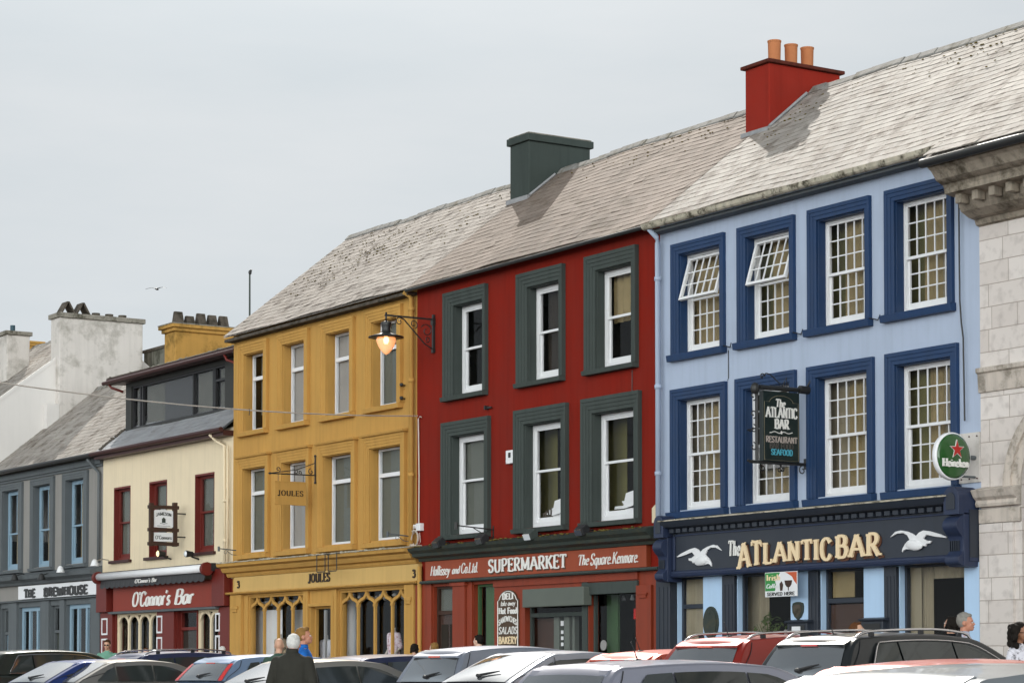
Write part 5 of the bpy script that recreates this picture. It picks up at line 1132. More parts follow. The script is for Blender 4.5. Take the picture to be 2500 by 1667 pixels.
mb.add([(-.05, -.28, 0), (.05, -.28, 0), (.1, -.5, 0), (-.1, -.5, 0), (-.05, -.28, .02), (.05, -.28, .02), (.1, -.5, .02), (-.1, -.5, .02)], [(0, 1, 2, 3), (4, 7, 6, 5), (0, 4, 5, 1), (1, 5, 6, 2), (2, 6, 7, 3), (3, 7, 4, 0)])
mb.build('bird_body', M['black'], t, smooth=False); t.scale = (.42,)*3
# ================================================================== HANGING SIGNS
def hang(nm, lab, X, Z): return empty(nm, lab, 'sign', (X, D, Z))
# ochre shop sign
t = hang('hanging_sign', 'ochre board with dark shop name hanging from a black scroll bracket', -48.85, 5.4)
t.location.y = D-.05
mb = MB(); mb.tube([(0, -.02, .57), (0, -.02, -.02)], .02, 6); mb.tube([(0, 0, .14), (0, -1.16, .14)], .016, 6); mb.tube([(0, -.04, .42), (0, -.5, .25), (0, -1.15, .15)], .011, 5)
mb.ell((0, -.02, .59), (.03, .03, .03)); mb.ell((0, -.02, -.03), (.03, .03, .03)); mb.rev([(.012, 0), (.03, -.05), (.002, -.1)], (0, -1.14, .14), 8, 'y')
scroll(mb, -.13, .22, .075, 90, 450); scroll(mb, -.42, .19, .05, -90, 270); scroll(mb, -.52, .2, .05, 90, -270); scroll(mb, -.98, .24, .06, -60, 320)
mb.tube([(0, -.33, .13), (0, -.33, -.03)], .008, 4); mb.tube([(0, -.98, .13), (0, -.98, -.03)], .008, 4); mb.build('bracket', M['black'], t)
mb = MB(); mb.box(-.02, .02, -1.07, -.27, -.56, -.03); mb.box(-.03, .03, -1.08, -.26, -.055, -.03); mb.box(-.03, .03, -1.08, -.26, -.575, -.55); bd = mb.build('board', M['yellow'], t)
mb = MB(); lettering(mb, 'JOULES', onside(.021), -1.0, -.34, -.36, -.24, depth=.004, thick=.18, thin=.08, serif=.05, gap=.12); mb.build('lettering', bpy.data.materials['dark_brown_letter'], bd)
# bar sign
t = hang('hanging_sign', 'dark board reading The Atlantic Bar restaurant with wrought iron scrolls on the blue wall', -31.2, 4.5)
y0, y1, z0, z1 = -1.01, -.22, .02, 1.2
mb = MB(); mb.box(-.05, .05, y0, y1, z0, z1); bd = mb.build('board', mat('dark_teal_board', '#10201f', .35, var=.15, scale=2, streak=.1), t, bevel=.006)
mb = MB(); fr = [(y0+.03, .04), (y1-.03, .04), (y1-.03, 1.02), (y1-.15, 1.02)]+[((y0+y1)/2+.26*math.cos(R_(a)), 1.0+.13*math.sin(R_(a))) for a in range(10, 171, 16)]+[(y0+.15, 1.02), (y0+.03, 1.02)]
mb.tube([(.053, a, b) for a, b in fr], .004, 4, closed=True); mb.build('border', M['curtain'], bd)
on = onside(.051)
def TS(txt, a, b, c, d, m, **k): mb = MB(); lettering(mb, txt, on, y0+a*(y1-y0), y0+b*(y1-y0), c, d, depth=.005, **k); mb.build('lettering', M[m] if isinstance(m, str) else m, bd)
TS('The', .34, .6, .94, 1.07, 'letter', thick=.22, thin=.1, serif=.03, slant=.1, gap=.0)
TS('ATLANTIC', .08, .93, .76, .93, 'letter', thick=.26, thin=.09, serif=.04, gap=.04)
TS('BAR', .32, .7, .575, .73, 'letter', thick=.28, thin=.1, serif=.05, gap=.05)
mb = MB(); mb.tube([(.055, y0+(y1-y0)*u, .51+.012*math.sin(u*25)) for u in [.18+.62*i/30 for i in range(31)]], .008, 4); mb.ell((.055, (y0+y1)/2, .51), (.006, .02, .03)); mb.build('flourish', M['letter'], bd)
TS('RESTAURANT', .08, .93, .34, .44, mat('pinkish_letter', '#b3a69e', .5), thick=.2, thin=.09, serif=.04, gap=.06)
TS('BAR FOOD', .18, .82, .235, .33, mat('faded_letter', '#4f4a45', .6), thick=.2, thin=.09, serif=.04, gap=.06)
TS('SEAFOOD', .22, .8, .13, .225, mat('cyan_letter', '#4ea7bd', .5), thick=.22, thin=.1, serif=.03, gap=.05)
mb = MB(); mb.tube([(0, 0, 0), (0, -1.25, 0)], .028, 8); mb.box(-.04, .04, -.06, -.001, -.08, .1)
mb.tube([(0, -1.1, 0), (0, -1.1, 1.3)], .03, 8)
scroll(mb, -.98, -.09, .08, 90, 470); scroll(mb, -.55, -.09, .07, 90, 440); scroll(mb, -.62, -.1, .07, 90, -260); scroll(mb, -.12, -.1, .08, 90, 450)
for z in (.25, .55, .8, 1.1): scroll(mb, -1.17, z, .075, -90 if z > .6 else 90, 280 if z > .6 else -250)
mb.tube([(0, -1.22, .5), (0, -1.3, .52), (0, -1.05, .58)], .012, 4); mb.tube([(0, -1.24, .0), (0, -1.3, .02)], .02, 5)
mb.tube([(0, -1.0, 1.42), (0, -.9, 1.5), (0, -.8, 1.48), (0, -.6, 1.34)], .01, 5); scroll(mb, -.98, 1.44, .06, 0, 300); mb.tube([(0, -.55, 1.3), (.05, -.5, 1.45), (0, -.45, 1.3)], .008, 4)
mb.build('bracket', M['black'], t)
mb = MB(); mb.tube([(.06, -1.1, 1.25), (.06, -.22, 1.25)], .04, 10); mb.tube([(.08, -.24, 1.26), (.1, .02, 1.25)], .07, 12); mb.ell((.06, -1.18, 1.22), (.07, .08, .1)); mb.tube([(.1, -.1, 1.3), (.15, -.05, 1.42), (.1, .02, 1.5), (0, .0, 1.5)], .016, 6); mb.build('sign_light', M['black'], t)
# green disc sign and its mounting panel
t = hang('disc_sign', 'round green illuminated beer sign with red star and white lettering near the stone building', -27.14, 4.31)
cy = -.53; q = MB(); q.rev([(.30, -.04), (.355, -.04), (.37, -.025), (.37, .035), (.355, .055), (.30, .055)], (0, cy, 0), 40, 'x'); q.build('rim', M['pvc'], t, smooth=True)
q = MB(); q.rev([(.335, -.03), (.345, .058), (.3, .072), (.2, .087), (.1, .095), (.001, .098)], (0, cy, 0), 40, 'x'); dc = q.build('disc', M['signgreen'], t, smooth=True)
def star(r, ri): return [(cy-.0+(r if i % 2 == 0 else ri)*math.sin(math.pi*i/5)+.03, .1+(r if i % 2 == 0 else ri)*math.cos(math.pi*i/5)) for i in range(10)]
q = MB(); q.prism(star(.155, .062), lambda p, a: (a, p[0], p[1]), .085, .104); q.build('star_outline', M['letter'], dc)
q = MB(); q.prism(star(.135, .053), lambda p, a: (a, p[0], p[1]), .105, .110); q.build('star', M['star'], dc)
q = MB(); lettering(q, 'Heineken', onside(.082), cy-.26, cy+.27, -.165, -.045, depth=.018, thick=.24, thin=.13, serif=.03, gap=.03); q.build('lettering', M['letter'], dc)
MB().tube([(0, cy+.33, 0), (0, -.01, 0)], .035, 8).build('bracket', M['greyt'], t); MB().tube([(0, cy+.2, -.3), (0, -.01, -.3)], .02, 6).build('bracket', M['greyt'], t)
t = P_('mounting_panel', 'weathered white metal panel with bolts behind the round green sign', 'panel', -27.26, 3.93, D)
MB().box(-.24, .22, -.03, -.001, 0, .78).build('panel_sheet', M['whitew'], t, bevel=.004)
q = MB(); [q.cyl((x, -.045, z), .012, .015, 8, 'y') for x in (-.18, 0, .17) for z in (.06, .72)]; q.build('bolt', M['maroond'], t)
# timber framed whiskey sign on the cream wall
t = hang('hanging_sign', 'dark timber frame with two white sign boards hanging on the cream wall', -56.08, 4.2)
q = MB(); q.box(-.05, .05, -.36, -.24, 0, 1.13); q.box(-.05, .05, -1.01, -.9, 0, 1.1)
for z in (.06, .42, 1.0): q.box(-.06, .06, -1.04, -.2, z-.045, z+.045)
q.build('timber_frame', M['wood'], t, bevel=.01)
q = MB(); q.tube([(0, -.25, .85), (0, 0, .85)], .02, 6); q.tube([(0, -.25, .25), (0, 0, .25)], .02, 6); q.build('bracket', M['black'], t)
q = MB(); q.prism([(-.88, .48), (-.38, .48), (-.36, .5), (-.36, .9), (-.4, .93), (-.55, .93), (-.6, .97), (-.66, .97), (-.7, .93), (-.85, .93), (-.89, .9), (-.89, .5)], lambda p, a: (a, p[0], p[1]), -.025, .025); b1 = q.build('whiskey_board', M['white'], t)
q = MB(); lettering(q, 'JAMESON', onside(.026), -.83, -.41, .78, .86, depth=.004, thick=.2, thin=.1, serif=.03, gap=.08, warp=lambda a, b: (a, b+.35*math.sin(math.pi*a)-.2)); q.prism([(-.67, .6), (-.57, .6), (-.57, .7), (-.62, .74), (-.67, .7)], lambda p, a: (a, p[0], p[1]), .026, .03); q.tube([(.028, -.72, .59), (.028, -.62, .57), (.028, -.52, .59)], .006, 4); q.tube([(.028, -.8, .52), (.028, -.44, .52)], .005, 4); q.build('lettering', M['dgreen'], b1)
q = MB(); q.box(-.025, .025, -.89, -.36, .12, .35); b2 = q.build('name_board', M['white'], t, bevel=.005)
q = MB(); lettering(q, "O'Connors", onside(.026), -.85, -.4, .18, .27, depth=.004, thick=.16, thin=.08, serif=0, gap=.05); q.build('lettering', M['dgreen'], b2)
# plain brackets
for X, Z, L_, lab in ((-52.96, 3.97, .55, 'thin grey scroll bracket without a sign at the left edge of the ochre wall'), (-44.52, 3.92, .6, 'thin grey bracket without a sign below the lower right ochre window')):
    t = P_('sign_bracket', lab, 'bracket', X, Z, D, 'empty brackets at the ochre house'); q = MB(); q.tube([(0, 0, 0), (0, -L_, .04)], .014, 5); q.tube([(0, 0, -.12), (0, -.2, -.1), (0, -.35, .0)], .008, 4); scroll(q, -.36, -.05, .05, 90, 400, .4, .006); q.cyl((0, -L_, -.03), .03, .12, 8); q.box(-.015, .015, -.012, -.001, -.15, .05); q.build('bracket_arm', M['greyt'], t)
# ================================================================== CARS
HEAD = R_(8.3)
KIND = {  # outline of the cabin in side view (y, share of height): rear glass base, roof rear edge, roof ..., windscreen base
 'estate': (4.7, [(-2.14, .665), (-1.84, .93), (-1.5, .975), (-.7, 1.0), (.05, .99), (.62, .935), (1.5, .665)], 1),
 'hatch': (4.2, [(-1.93, .675), (-1.55, .925), (-1.2, .975), (-.45, 1.0), (.15, .985), (.6, .935), (1.4, .675)], 1),
 'tall': (4.0, [(-1.86, .64), (-1.60, .92), (-1.3, .97), (-.5, 1.0), (.25, .985), (.75, .92), (1.5, .64)], 1),
 'suv': (4.45, [(-2.06, .66), (-1.72, .93), (-1.4, .975), (-.6, 1.0), (.2, .985), (.75, .93), (1.5, .66)], 1),
 'fast': (4.3, [(-1.95, .69), (-1.15, .95), (-.8, .985), (-.3, 1.0), (.15, .985), (.55, .94), (1.4, .67)], 1),
 'saloon': (4.6, [(-1.75, .69), (-1.0, .95), (-.7, .985), (-.2, 1.0), (.25, .985), (.65, .93), (1.5, .67)], 1)}
def car(label, kind, px, Y, ytop, pt, group='cars parked nose-in to the kerb', rails=False, trim=False, tall=False, light='tail', rz=HEAD, wd=1.78, glassm='cglass', amber=False, wiper=True, antenna=False, rearwin=None, W2=None, rubber_spoiler=False, name='parked_car', spoil=.1):
    L, ol, _ = KIND[kind]; ol = [p for p in ol]
    p = atY(px, 1600, Y); dep = (Vector((p.x, Y, CZ))-Vector((0, 0, CZ))).dot(FW)
    ztop = CZ+(HY-ytop)/FPX*dep
    yr = ol[1][0]; fwd = Vector((-math.sin(rz), math.cos(rz), 0))
    org = Vector((p.x, Y, 0))-fwd*yr; zg_ = gz(org.y); H = ztop-zg_
    t = empty(name, label, 'car', (org.x, org.y, zg_), rz, group)
    zb = ol[0][1]*H; hw0 = wd/2*.955
    def gy(y): return 1-.10*max(0, min(1, (-.9-y)/1.2))**1.5-.06*max(0, min(1, (y-.5)/1.0))
    def hw(z, y=0): return (hw0-(max(0, z-zb))*.42)*gy(y)
    o_raw = [(y, s*H) for y, s in ol]
    rear = smooth_line([(o_raw[0][0]-.03, o_raw[0][1]-.12)]+o_raw[:3], 8)[8:17]       # base -> roof edge
    allp = smooth_line(o_raw, 6)
    rearN = 6
    def roofz(y):
        for a, b in zip(allp, allp[1:]):
            if a[0] <= y <= b[0]: return a[1]+(b[1]-a[1])*(y-a[0])/(b[0]-a[0]+1e-9)
        return zb
    crown = .035
    def P(i, tt, off=0):
        y, z = allp[i]; a = allp[max(i-1, 0)]; b = allp[min(i+1, len(allp)-1)]; dy, dz = b[0]-a[0], b[1]-a[1]; l = math.hypot(dy, dz)
        ny, nz = -dz/l, dy/l; c = (crown if 0 < i < len(allp)-1 else .012)*(1-tt*tt)+off
        return (tt*hw(z, y), y+ny*c, z+nz*c)
    # cabin
    mb = MB(); T = [-1, -.8, -.5, -.2, .2, .5, .8, 1]; n = len(allp)
    mb.add([P(i, q) for i in range(n) for q in T], [(i*8+j, i*8+j+1, (i+1)*8+j+1, (i+1)*8+j) for i in range(n-1) for j in range(7)])
    for s in (-1, 1): mb.quad(*[(s*hw(z, y), y, z) for y, z in allp])
    # lower body, section by section
    def sect(y, wf, zt, z0=.24, hood=.03):
        w_ = wd/2*wf; h = zt-z0
        half = [(0, zt+hood), (w_*.55, zt+hood*.7), (w_*.86, zt), (w_*.965, zt-.05), (w_*1.0, z0+h*.62), (w_*.985, z0+h*.3), (w_*.93, z0+.05), (w_*.8, z0)]
        return [(x, y, z) for x, z in half]+[(-x, y, z) for x, z in half[:0:-1]]
    hf = .62*H; y0, y1 = -L/2, L/2
    st = [sect(y0, .80, zb*.80, .35, .01), sect(y0+.06, .90, zb*.9, .3, .01), sect(y0+.22, .975, zb*.985+(.0 if kind != 'saloon' else -.03), .26, .005), sect(o_raw[0][0]+.1, .99, zb, .24, 0), sect(-.6, 1, zb+.005, .22, 0), sect(.6, 1, zb, .22, 0), sect(o_raw[-1][0]-.05, .99, zb-.005, .24, .0),
          sect(y1-.75, .97, hf*.94, .25, .05), sect(y1-.3, .92, hf*.84, .27, .04), sect(y1-.06, .82, hf*.68, .3, .03), sect(y1, .7, hf*.58, .36, .01)]
    m_ = len(st[0]); b0 = []
    for s in st: b0 += s
    fs = [(i*m_+k, i*m_+(k+1) % m_, (i+1)*m_+(k+1) % m_, (i+1)*m_+k) for i in range(len(st)-1) for k in range(m_)]+[tuple(range(m_))[::-1], tuple(range((len(st)-1)*m_, len(st)*m_))]
    mb.add(b0, fs)
    bd = mb.build('body', pt, t, smooth=True); bv = bd.modifiers.new('bevel', 'BEVEL'); bv.width = .035; bv.segments = 3; bv.limit_method = 'ANGLE'; bv.angle_limit = R_(38)
    for pl in bd.data.polygons: pl.use_smooth = True
    wn_ = bd.modifiers.new('wn', 'WEIGHTED_NORMAL'); wn_.keep_sharp = False; wn_.weight = 80
    def patch(i0, i1, t0, t1, off, name, mt, parent=t, th=.004, grow=0):
        q = MB(); K = 8; vs = []
        for i in range(i0, i1+1):
            for k in range(K+1): vs.append(P(i, t0+(t1-t0)*k/K, off))
        q.add(vs, [(r*(K+1)+k, r*(K+1)+k+1, (r+1)*(K+1)+k+1, (r+1)*(K+1)+k) for r in range(i1-i0) for k in range(K)])
        return q.build(name, mt, parent, smooth=True, fix=True)
    gl = M[glassm]
    tl = .84 if not tall else .80
    rg = patch(0, rearN-(1 if kind not in ('fast', 'saloon') else 0), -tl, tl, .008, 'rear_window', gl)
    patch(len(allp)-7, len(allp)-1, -.86, .86, .008, 'windscreen', gl)
    if tall:
        for a, b in ((-.985, -.83), (.83, .985)): patch(0, rearN-1, a, b, .012, 'tail_light', M['tail'])
    else:
        for s in (-1, 1):
            q = MB(); q.add([(s*wd/2*a, y, z) for a, y, z in ((.62, y0+.035, zb*.86), (.93, y0+.12, zb*.86), (.985, y0+.34, zb*.87), (.96, y0+.34, zb*.985), (.90, y0+.16, zb*.975), (.62, y0+.09, zb*.955))]+[(s*wd/2*a, y-.02, z) for a, y, z in ((.62, y0+.01, zb*.86), (.955, y0+.08, zb*.86), (1.01, y0+.34, zb*.87), (.985, y0+.34, zb*.985), (.93, y0+.12, zb*.975), (.62, y0+.05, zb*.955))],
                           [(0, 1, 2, 3, 4, 5), (6, 11, 10, 9, 8, 7)]+[(i, (i+1) % 6, (i+1) % 6+6, i+6) for i in range(6)])
            q.build('tail_light', M['tail'] if light == 'tail' else M['lens'], t)
    # spoiler lip over the rear glass
    ys, zs = allp[rearN]; w_ = hw(zs, ys)*.95
    q = MB(); q.px([(ys-spoil, zs-.02), (ys-spoil-.01, zs-.045), (ys+.02, zs-.06), (ys+.16, roofz(ys+.16)-.01), (ys+.16, roofz(ys+.16)+.02), (ys, zs+.025)], -w_*.93, w_*.93)
    sp = q.build('spoiler', pt, t, bevel=.02)
    q = MB(); q.box(-w_*.88, w_*.88, ys-spoil+.005, ys+.02, zs-.075, zs-.058); q.build('spoiler_underside', M['blackp'], sp)
    q = MB(); q.box(-.13, .13, ys-spoil-.018, ys-spoil, zs-.04, zs-.018); q.build('brake_light', M['amber'] if amber else M['tail'], sp)
    # side glass
    zw = zb+.035; yfr = o_raw[-1][0]-.22; yrb = rearwin if rearwin is not None else o_raw[0][0]+.42; yrt = yrb+.25
    splits = [yrb, (yrb+.62 if kind in ('estate', 'suv', 'tall') else yrb+.45), -.05 if kind != 'tall' else .05, yfr]
    def ztopw(y):
        zt = roofz(y)-.085
        if y < yrt: zt = min(zt, zw+(roofz(yrt)-.085-zw)*max(.12, (y-yrb)/(yrt-yrb)))
        dyf = yfr-y
        return max(zw+.004, min(zt, roofz(y+.16)-.07))
    for s in (-1, 1):
        edge = []
        for a, b in zip(splits, splits[1:]):
            a2, b2 = a+.018, b-.018; K = 9
            top = [(a2+(b2-a2)*k/K, ztopw(a2+(b2-a2)*k/K)) for k in range(K+1)]
            poly = [(b2, zw), (a2, zw)]+top
            q = MB(); q.prism(poly, lambda p_, e: (s*(hw(p_[1], p_[0])+e), p_[0], p_[1]), .002, .009); q.build('side_window', M['cglassg'], t)
            edge += top
        if trim:
            q = MB(); ed = [(s*(hw(zw, splits[-1])+.012), splits[-1], zw-.005), (s*(hw(zw, splits[0])+.012), splits[0], zw-.005)]+[(s*(hw(z_, y_)+.014), y_, z_+.014) for y_, z_ in edge]
            q.tube(ed, .011, 5); q.build('window_trim', M['chrome'], t)
        if rails:
            q = MB(); rp = [(s*(hw(roofz(y_), y_)-.07), y_, roofz(y_)+e) for y_, e in ((ys+.08, .0), (ys+.22, .05), (ys+.5, .065), (-.3, .07), (.3, .06), (.42, .01))]
            q.tube(smooth_line(rp, 4), .018, 6); rl = q.build('roof_rail', M['chrome'], t, smooth=True)
            [MB().box(rp[0][0]-.015, rp[0][0]+.015, y_-.04, y_+.04, roofz(y_)-.02, roofz(y_)+.05).build('rail_foot', M['blackp'], rl) for y_ in (ys+.4, -.5, .25)]
        q = MB(); sp_ = [(s*(hw(z_, y_)+.003), y_, z_) for y_, z_ in ((ys+.1, roofz(ys+.1)-.03), (ys+.02, zs-.12), (o_raw[0][0]+.12, zb+.06), (o_raw[0][0]+.05, zb-.08))]
        q.tube(smooth_line(sp_, 3), .006, 4); q.build('hatch_seam', M['blackp'], t)
        for y_ in (splits[1], splits[2]): q = MB(); q.tube([(s*(wd/2+.001), y_, zb-.03), (s*(wd/2+.003), y_, zb*.6)], .005, 4); q.build('door_seam', M['blackp'], t)
        # mirror, wheels
        q = MB(); q.ell((s*(wd/2+.08), yfr-.1, zb+.05), (.1, .07, .075), 12, 8); q.build('mirror', pt, t, smooth=True)
        for y_ in (y0+.85, y1-.86):
            q = MB(); q.rev([(.2, -.1), (.29, -.11), (.315, -.07), (.315, .07), (.29, .11), (.2, .1)], (s*(wd/2-.1), y_, .315), 24, 'x'); wh = q.build('wheel', M['rubber'], t, smooth=True)
            q = MB(); q.cyl((s*(wd/2-.1)+(.06 if s > 0 else -.1), y_, .315), .2, .04, 20, 'x')
            for k in range(5):
                a = k*1.2566; q.tube([(s*(wd/2+.005), y_, .315), (s*(wd/2+.005), y_+.18*math.cos(a), .315+.18*math.sin(a))], .022, 5)
            q.build('rim', M['steel'], wh)
        q = MB(); q.ell((s*wd*.34, y1-.16, hf*.66), (.17, .13, .07), 12, 8); q.build('headlight', M['lens'], t, smooth=True)
        q = MB(); q.box(s*(wd/2*1.0)-.006, s*(wd/2*1.0)+.012, -.35, -.17, zb*.86, zb*.88); q.box(s*(wd/2*1.0)-.006, s*(wd/2*1.0)+.012, .6, .78, zb*.86, zb*.88); q.build('door_handle', pt, t)
    q = MB(); q.box(-.26, .26, y0-.012, y0+.02, zb*.66, zb*.66+.11); q.build('number_plate', M['plate'], t)
    q = MB(); q.box(-wd*.44, wd*.44, y0-.05, y0+.12, .3, .48); q.build('bumper', M['blackp'], t, bevel=.03)
    if wiper:
        a = Vector(P(1, 0, .03)); b = Vector(P(2, .42, .035)); q = MB(); q.tube([a, a.lerp(b, .5), b], [.022, .018, .008], 5); q.ell(a, (.05, .03, .03), 8, 6); q.build('wiper', M['blackp'], rg)
    if antenna:
        y_ = antenna if isinstance(antenna, float) else ys+.35; q = MB(); q.tube([(0, y_, roofz(y_)+.02), (0, y_-.1, roofz(y_)+.22)], [.008, .004], 5); q.ell((0, y_, roofz(y_)+.03), (.03, .07, .02), 8, 5); q.build('antenna', M['blackp'], t)
    return t
PT_ = {k: paint('paint_'+k, c, m_, r) for k, c, m_, r in (('black', '#1c2022', .2, .3), ('ruby', '#8e2318', .35, .3), ('coral', '#b3432f', .3, .35), ('silver', '#9096a3', .6, .3), ('palesilver', '#9aa0aa', .5, .3), ('navy', '#2c3352', .4, .3), ('steelblue', '#8ba0bd', .5, .3),
       ('slateblue', '#39405e', .4, .3), ('greige', '#85837e', .5, .35), ('blue', '#253b78', .4, .3), ('forest', '#2f3531', .35, .3), ('lilac', '#8d8f9c', .5, .28), ('white', '#6b7074', .2, .35), ('rose', '#c05a4a', .2, .35))}
car('black estate car with chrome window trim and silver roof rails in front of the bar', 'estate', 1990, 18.9, 1547, PT_['black'], rails=True, trim=True, wd=1.8, antenna=True, amber=False)
car('dark red crossover with silver roof rails behind the black estate car', 'suv', 1735, 19.0, 1552, PT_['ruby'], rails=True, trim=True, wd=1.8, amber=True, antenna=True, rearwin=-1.3)
car('coral red hatchback with only roof and rear glass showing left of the crossover', 'hatch', 1520, 19.2, 1588, PT_['coral'], wd=1.74, antenna=True)
car('pale silver fastback with large sloping rear glass and wiper below the supermarket door', 'fast', 1262, 18.8, 1592, PT_['palesilver'], wd=1.78)
car('tall silver hatchback with orange high brake light below the deli panel', 'tall', 1073, 18.9, 1579, PT_['silver'], wd=1.72, amber=True, rearwin=-1.1)
car('navy blue hatchback beside the man in the dark jacket', 'hatch', 822, 18.6, 1600, PT_['navy'], wd=1.76)
car('silver saloon mostly hidden behind the man in the dark jacket', 'saloon', 690, 17.4, 1612, PT_['greige'], wd=1.74)
car('silver blue hatchback with tall red tail lights flanking its rear glass', 'hatch', 527, 18.9, 1600, PT_['steelblue'], wd=1.76, tall=True)
car('dark slate blue estate with roof rails below the maroon bar front', 'suv', 308, 19.3, 1592, PT_['slateblue'], rails=True, wd=1.76)
car('greige saloon with sloping rear glass left of the slate blue estate', 'saloon', 222, 18.0, 1612, PT_['greige'], wd=1.72)
car('bright blue saloon between the dark green estate and the greige saloon', 'saloon', 150, 17.6, 1612, PT_['blue'], wd=1.72)
car('dark green grey estate with chrome window line at the far left edge', 'estate', -30, 18.9, 1588, PT_['forest'], trim=True, wd=1.78)
car('silver lilac estate in the nearer row with long pale roof and dark side glass', 'estate', 1392, 13.3, 1617, PT_['lilac'], group='cars parked in the nearer row', wd=1.8, antenna=-.9, spoil=.05)
car('white car nearest the camera at the lower right with only its roof showing', 'hatch', 2120, 8.6, 1632, PT_['white'], group='cars parked in the nearer row', wd=1.85)
car('rose red car with only a strip of roof showing behind the nearest white car', 'hatch', 2140, 13.0, 1616, PT_['rose'], group='cars parked in the nearer row', wd=1.8)
# ================================================================== PEOPLE
SK = {k: mat('skin_'+k, c, .55, var=.06, scale=12) for k, c in (('fair', '#c79a80'), ('ruddy', '#b97f66'), ('pale', '#d8b09a'), ('tan', '#8f6248'))}
HR = {k: mat('hair_'+k, c, .8, var=.3, scale=25, bump=.6, bscale=120) for k, c in (('white', '#dcdad6'), ('grey', '#8f8b84'), ('brown', '#4a3220'), ('dark', '#1c1713'), ('blond', '#8d6a3c'), ('auburn', '#5d3a22'))}
CL = {k: mat('cloth_'+k, c, .9, var=.2, scale=7, bump=.9, bscale=11) for k, c in (('charcoal', '#35342f'), ('blue', '#2466b4'), ('mint', '#6f9d8a'), ('green', '#3c5248'), ('black', '#16171a'), ('white', '#cfd0d8'), ('denim', '#2c3850'), ('pink', '#c9a0a0'), ('check', '#b9bccb'), ('olive', '#46492f'), ('navy', '#20283c'), ('rust', '#8a5340'))}
def loft(mb, secs, n=16):
    vs = []
    for c in secs:
        cx_, cy_, cz_, rx, ry = c
        for k in range(n): a = 2*math.pi*k/n; vs.append((cx_+rx*math.cos(a), cy_+ry*math.sin(a), cz_))
    m_ = len(secs); fs = [(i*n+k, i*n+(k+1) % n, (i+1)*n+(k+1) % n, (i+1)*n+k) for i in range(m_-1) for k in range(n)]+[tuple(range(n))[::-1], tuple(range((m_-1)*n, m_*n))]
    return mb.add(vs, fs)
def limb(mb, pts, rs, n=10):
    mb.tube(pts, rs, n)
    for p_, r_ in zip(pts, rs): mb.ell(p_, (r_, r_, r_), 10, 8)
